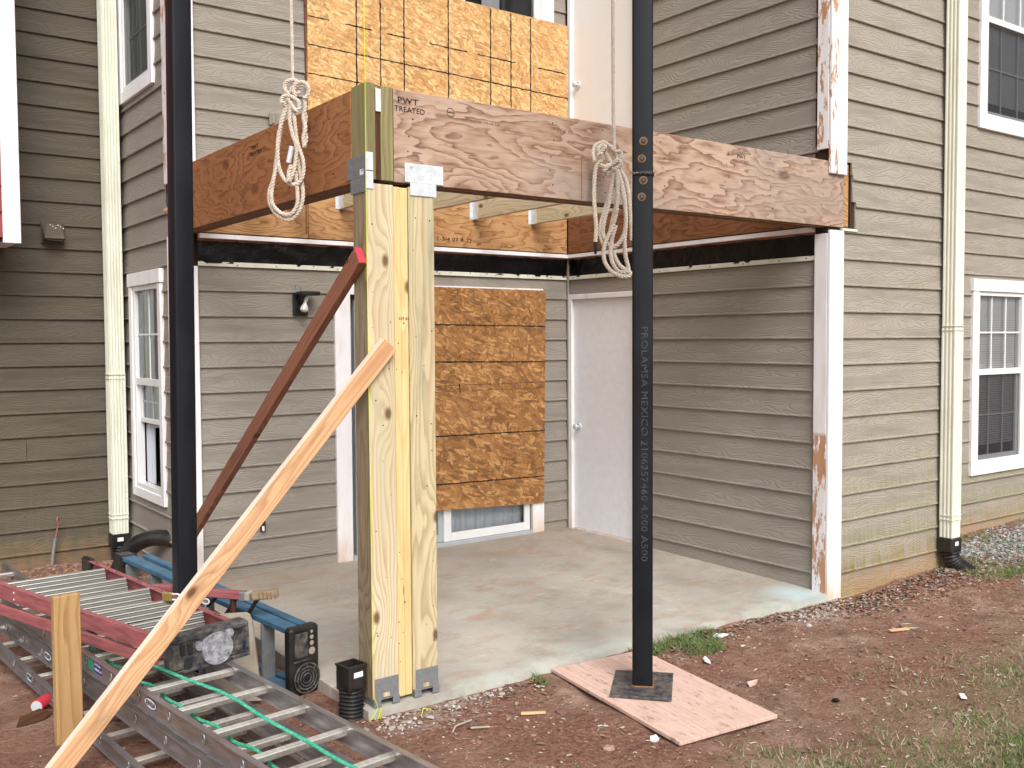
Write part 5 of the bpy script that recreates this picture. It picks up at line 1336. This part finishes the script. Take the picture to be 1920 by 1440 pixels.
for cx, cy, n_, sp in ((-2.95, -2.80, 90, (.16, .03)), (-3.36, -2.86, 70, (.06, .05)), (-.30, -2.85, 240, (.22, .07))):
    for _ in range(n_):
        x, y = random.gauss(cx, sp[0]), random.gauss(cy, sp[1])
        if inslab(x, y): continue
        rock(x, y, gz2(x, y) + .003, min(.022, random.lognormvariate(-5.0, .5)), random.choice(((.46, .42, .40), (.52, .50, .49), (.36, .30, .26), (.40, .33, .28))))
tone_mesh('mortar_crumbs', vs, fs, tn, 'stone')

def bit(name, label, cat, mb, mat, mw=None, smooth=False): return tag(mb.build(name, mat, None, mw, smooth), label, cat)
def on(x, y, a=0, dz=.006): return Matrix.Translation(gpt(x, y) + Vector((0, 0, dz))) @ Matrix.Rotation(R(a), 4, 'Z')
def rockm(r, sq):
    b = bmesh.new(); bmesh.ops.create_icosphere(b, subdivisions=2, radius=r)
    for v in b.verts: v.co *= 1 + .35 * mnoise.noise(v.co * (1.4 / r)); v.co.x *= sq[0]; v.co.y *= sq[1]; v.co.z *= sq[2]
    m = MB(); b.verts.index_update(); m.add([v.co.copy() for v in b.verts], [[v.index for v in f.verts] for f in b.faces]); b.free(); return m
bit('mortar_lump', 'white lump of mortar at the near corner of the plywood pad', 'lump', rockm(.022, (1.2, .9, .8)), 'paperwhite', on(-2.522, -3.655, 20, .012), True)
mb = MB(); mb.tube(spline([(-.07, 0, 0), (-.02, .012, .01), (.04, .004, .006), (.075, -.02, .012)], 5), .004, 6); bit('stick', 'longer curved pale stick on the soil in front of the post', 'stick', mb, 'panel', on(-3.17, -3.06, 28), True)
mb = MB(); mb.box(-.045, .045, -.005, .005, 0, .008, bev=.002); bit('wood_splinter', 'short straight pale splinter beside the curved stick', 'splinter', mb, 'panel', on(-3.10, -3.12, -28))
mb = MB(); mb.box(-.06, .06, -.012, .014, 0, .010, bev=.003); bit('wood_splinter', 'orange wood splinter lying left of the plywood pad', 'splinter', mb, 'fir', on(-2.78, -3.10, -30))
mb = MB(); mb.cyl((0, 0, 0), (0, 0, .006), .052, n=24); mb.ring((0, 0, .006), (0, 0, 1), .046, .005, 24); o = bit('metal_lid', 'round rusty metal lid lying on the red soil', 'lid', mb, 'zinc_dark', on(-.10, -3.395, 0)); MB().cyl((0, 0, .0062), (0, 0, .0075), .038, n=20).build('rust_patch', 'rust', o, on(-.10, -3.395, 0))
mb = MB(); mb.box(-.07, .07, -.014, .014, 0, .012, bev=.003); bit('wood_offcut', 'pale wood offcut beside the rusty lid', 'offcut', mb, 'fir', on(-.22, -3.40, -20))
mb = MB(); mb.box(-.032, .032, -.014, .014, 0, .006, bev=.002); bit('plastic_scrap', 'small white rectangular scrap on the grass at the right', 'scrap', mb, 'paperwhite', on(-1.004, -4.242, 40, .012))
mb = rockm(.018, (1.2, .9, .5)); bit('stone', 'small dark blue-grey stone on the bare soil right of the pad', 'stone', mb, 'steel', on(-1.485, -3.86, 0, .008), True)
for i, (x, y, a, lab) in enumerate(((-1.571, -3.091, 60, 'broad pale bark chip on the soil right of the steel post'), (-1.215, -2.869, -30, 'whitish bark chip near the slab edge'), (-1.617, -3.447, 10, 'pinkish bark chip between the pad and the bare soil'))):
    mb = MB(); mb.add([(-.045, -.01, .004), (-.02, .018, .012), (.03, .014, .006), (.05, -.004, .014), (.01, -.018, .004), (-.045, -.01, -.004), (-.02, .018, .004), (.03, .014, -.002), (.05, -.004, .006), (.01, -.018, -.004)], [(0, 1, 2, 3, 4), (9, 8, 7, 6, 5), (0, 5, 6, 1), (1, 6, 7, 2), (2, 7, 8, 3), (3, 8, 9, 4), (4, 9, 5, 0)])
    bit('bark_chip', lab, 'bark chip', mb, 'paperwhite' if i < 2 else 'ply', on(x, y, a, .010))
mb = MB(); mb.cyl((0, -.045, .03), (0, .05, .03), .030, n=18); c_ = bit('drink_can', 'crushed red and silver drink can on the soil left of the stake', 'can', mb, 'redpaint', on(-4.665, -1.69, -40)); MB().cyl((0, -.048, .03), (0, -.0455, .03), .027, n=18).build('can_end', 'zinc', c_, on(-4.665, -1.69, -40))
mb = MB(); mb.add([(-.09, 0, .0), (-.03, .05, .02), (.06, .03, .03), (.10, -.02, .01), (.02, -.04, .0)], [(0, 1, 2, 3, 4)]); bit('bark_chip', 'dark curled strip of bark in front of the drink can', 'bark chip', mb, 'brown_lum', on(-4.73, -1.83, 30, .004))
mb = MB(); mb.tube(spline([(0, 0, 0), (.02, .01, .03), (.04, 0, .02), (.03, -.02, .035), (.06, -.01, .012)], 5), .002, 5); bit('string_scrap', 'yellow scrap of string on the soil in front of the post', 'string', mb, 'string', on(-3.25, -2.85, 0), True)
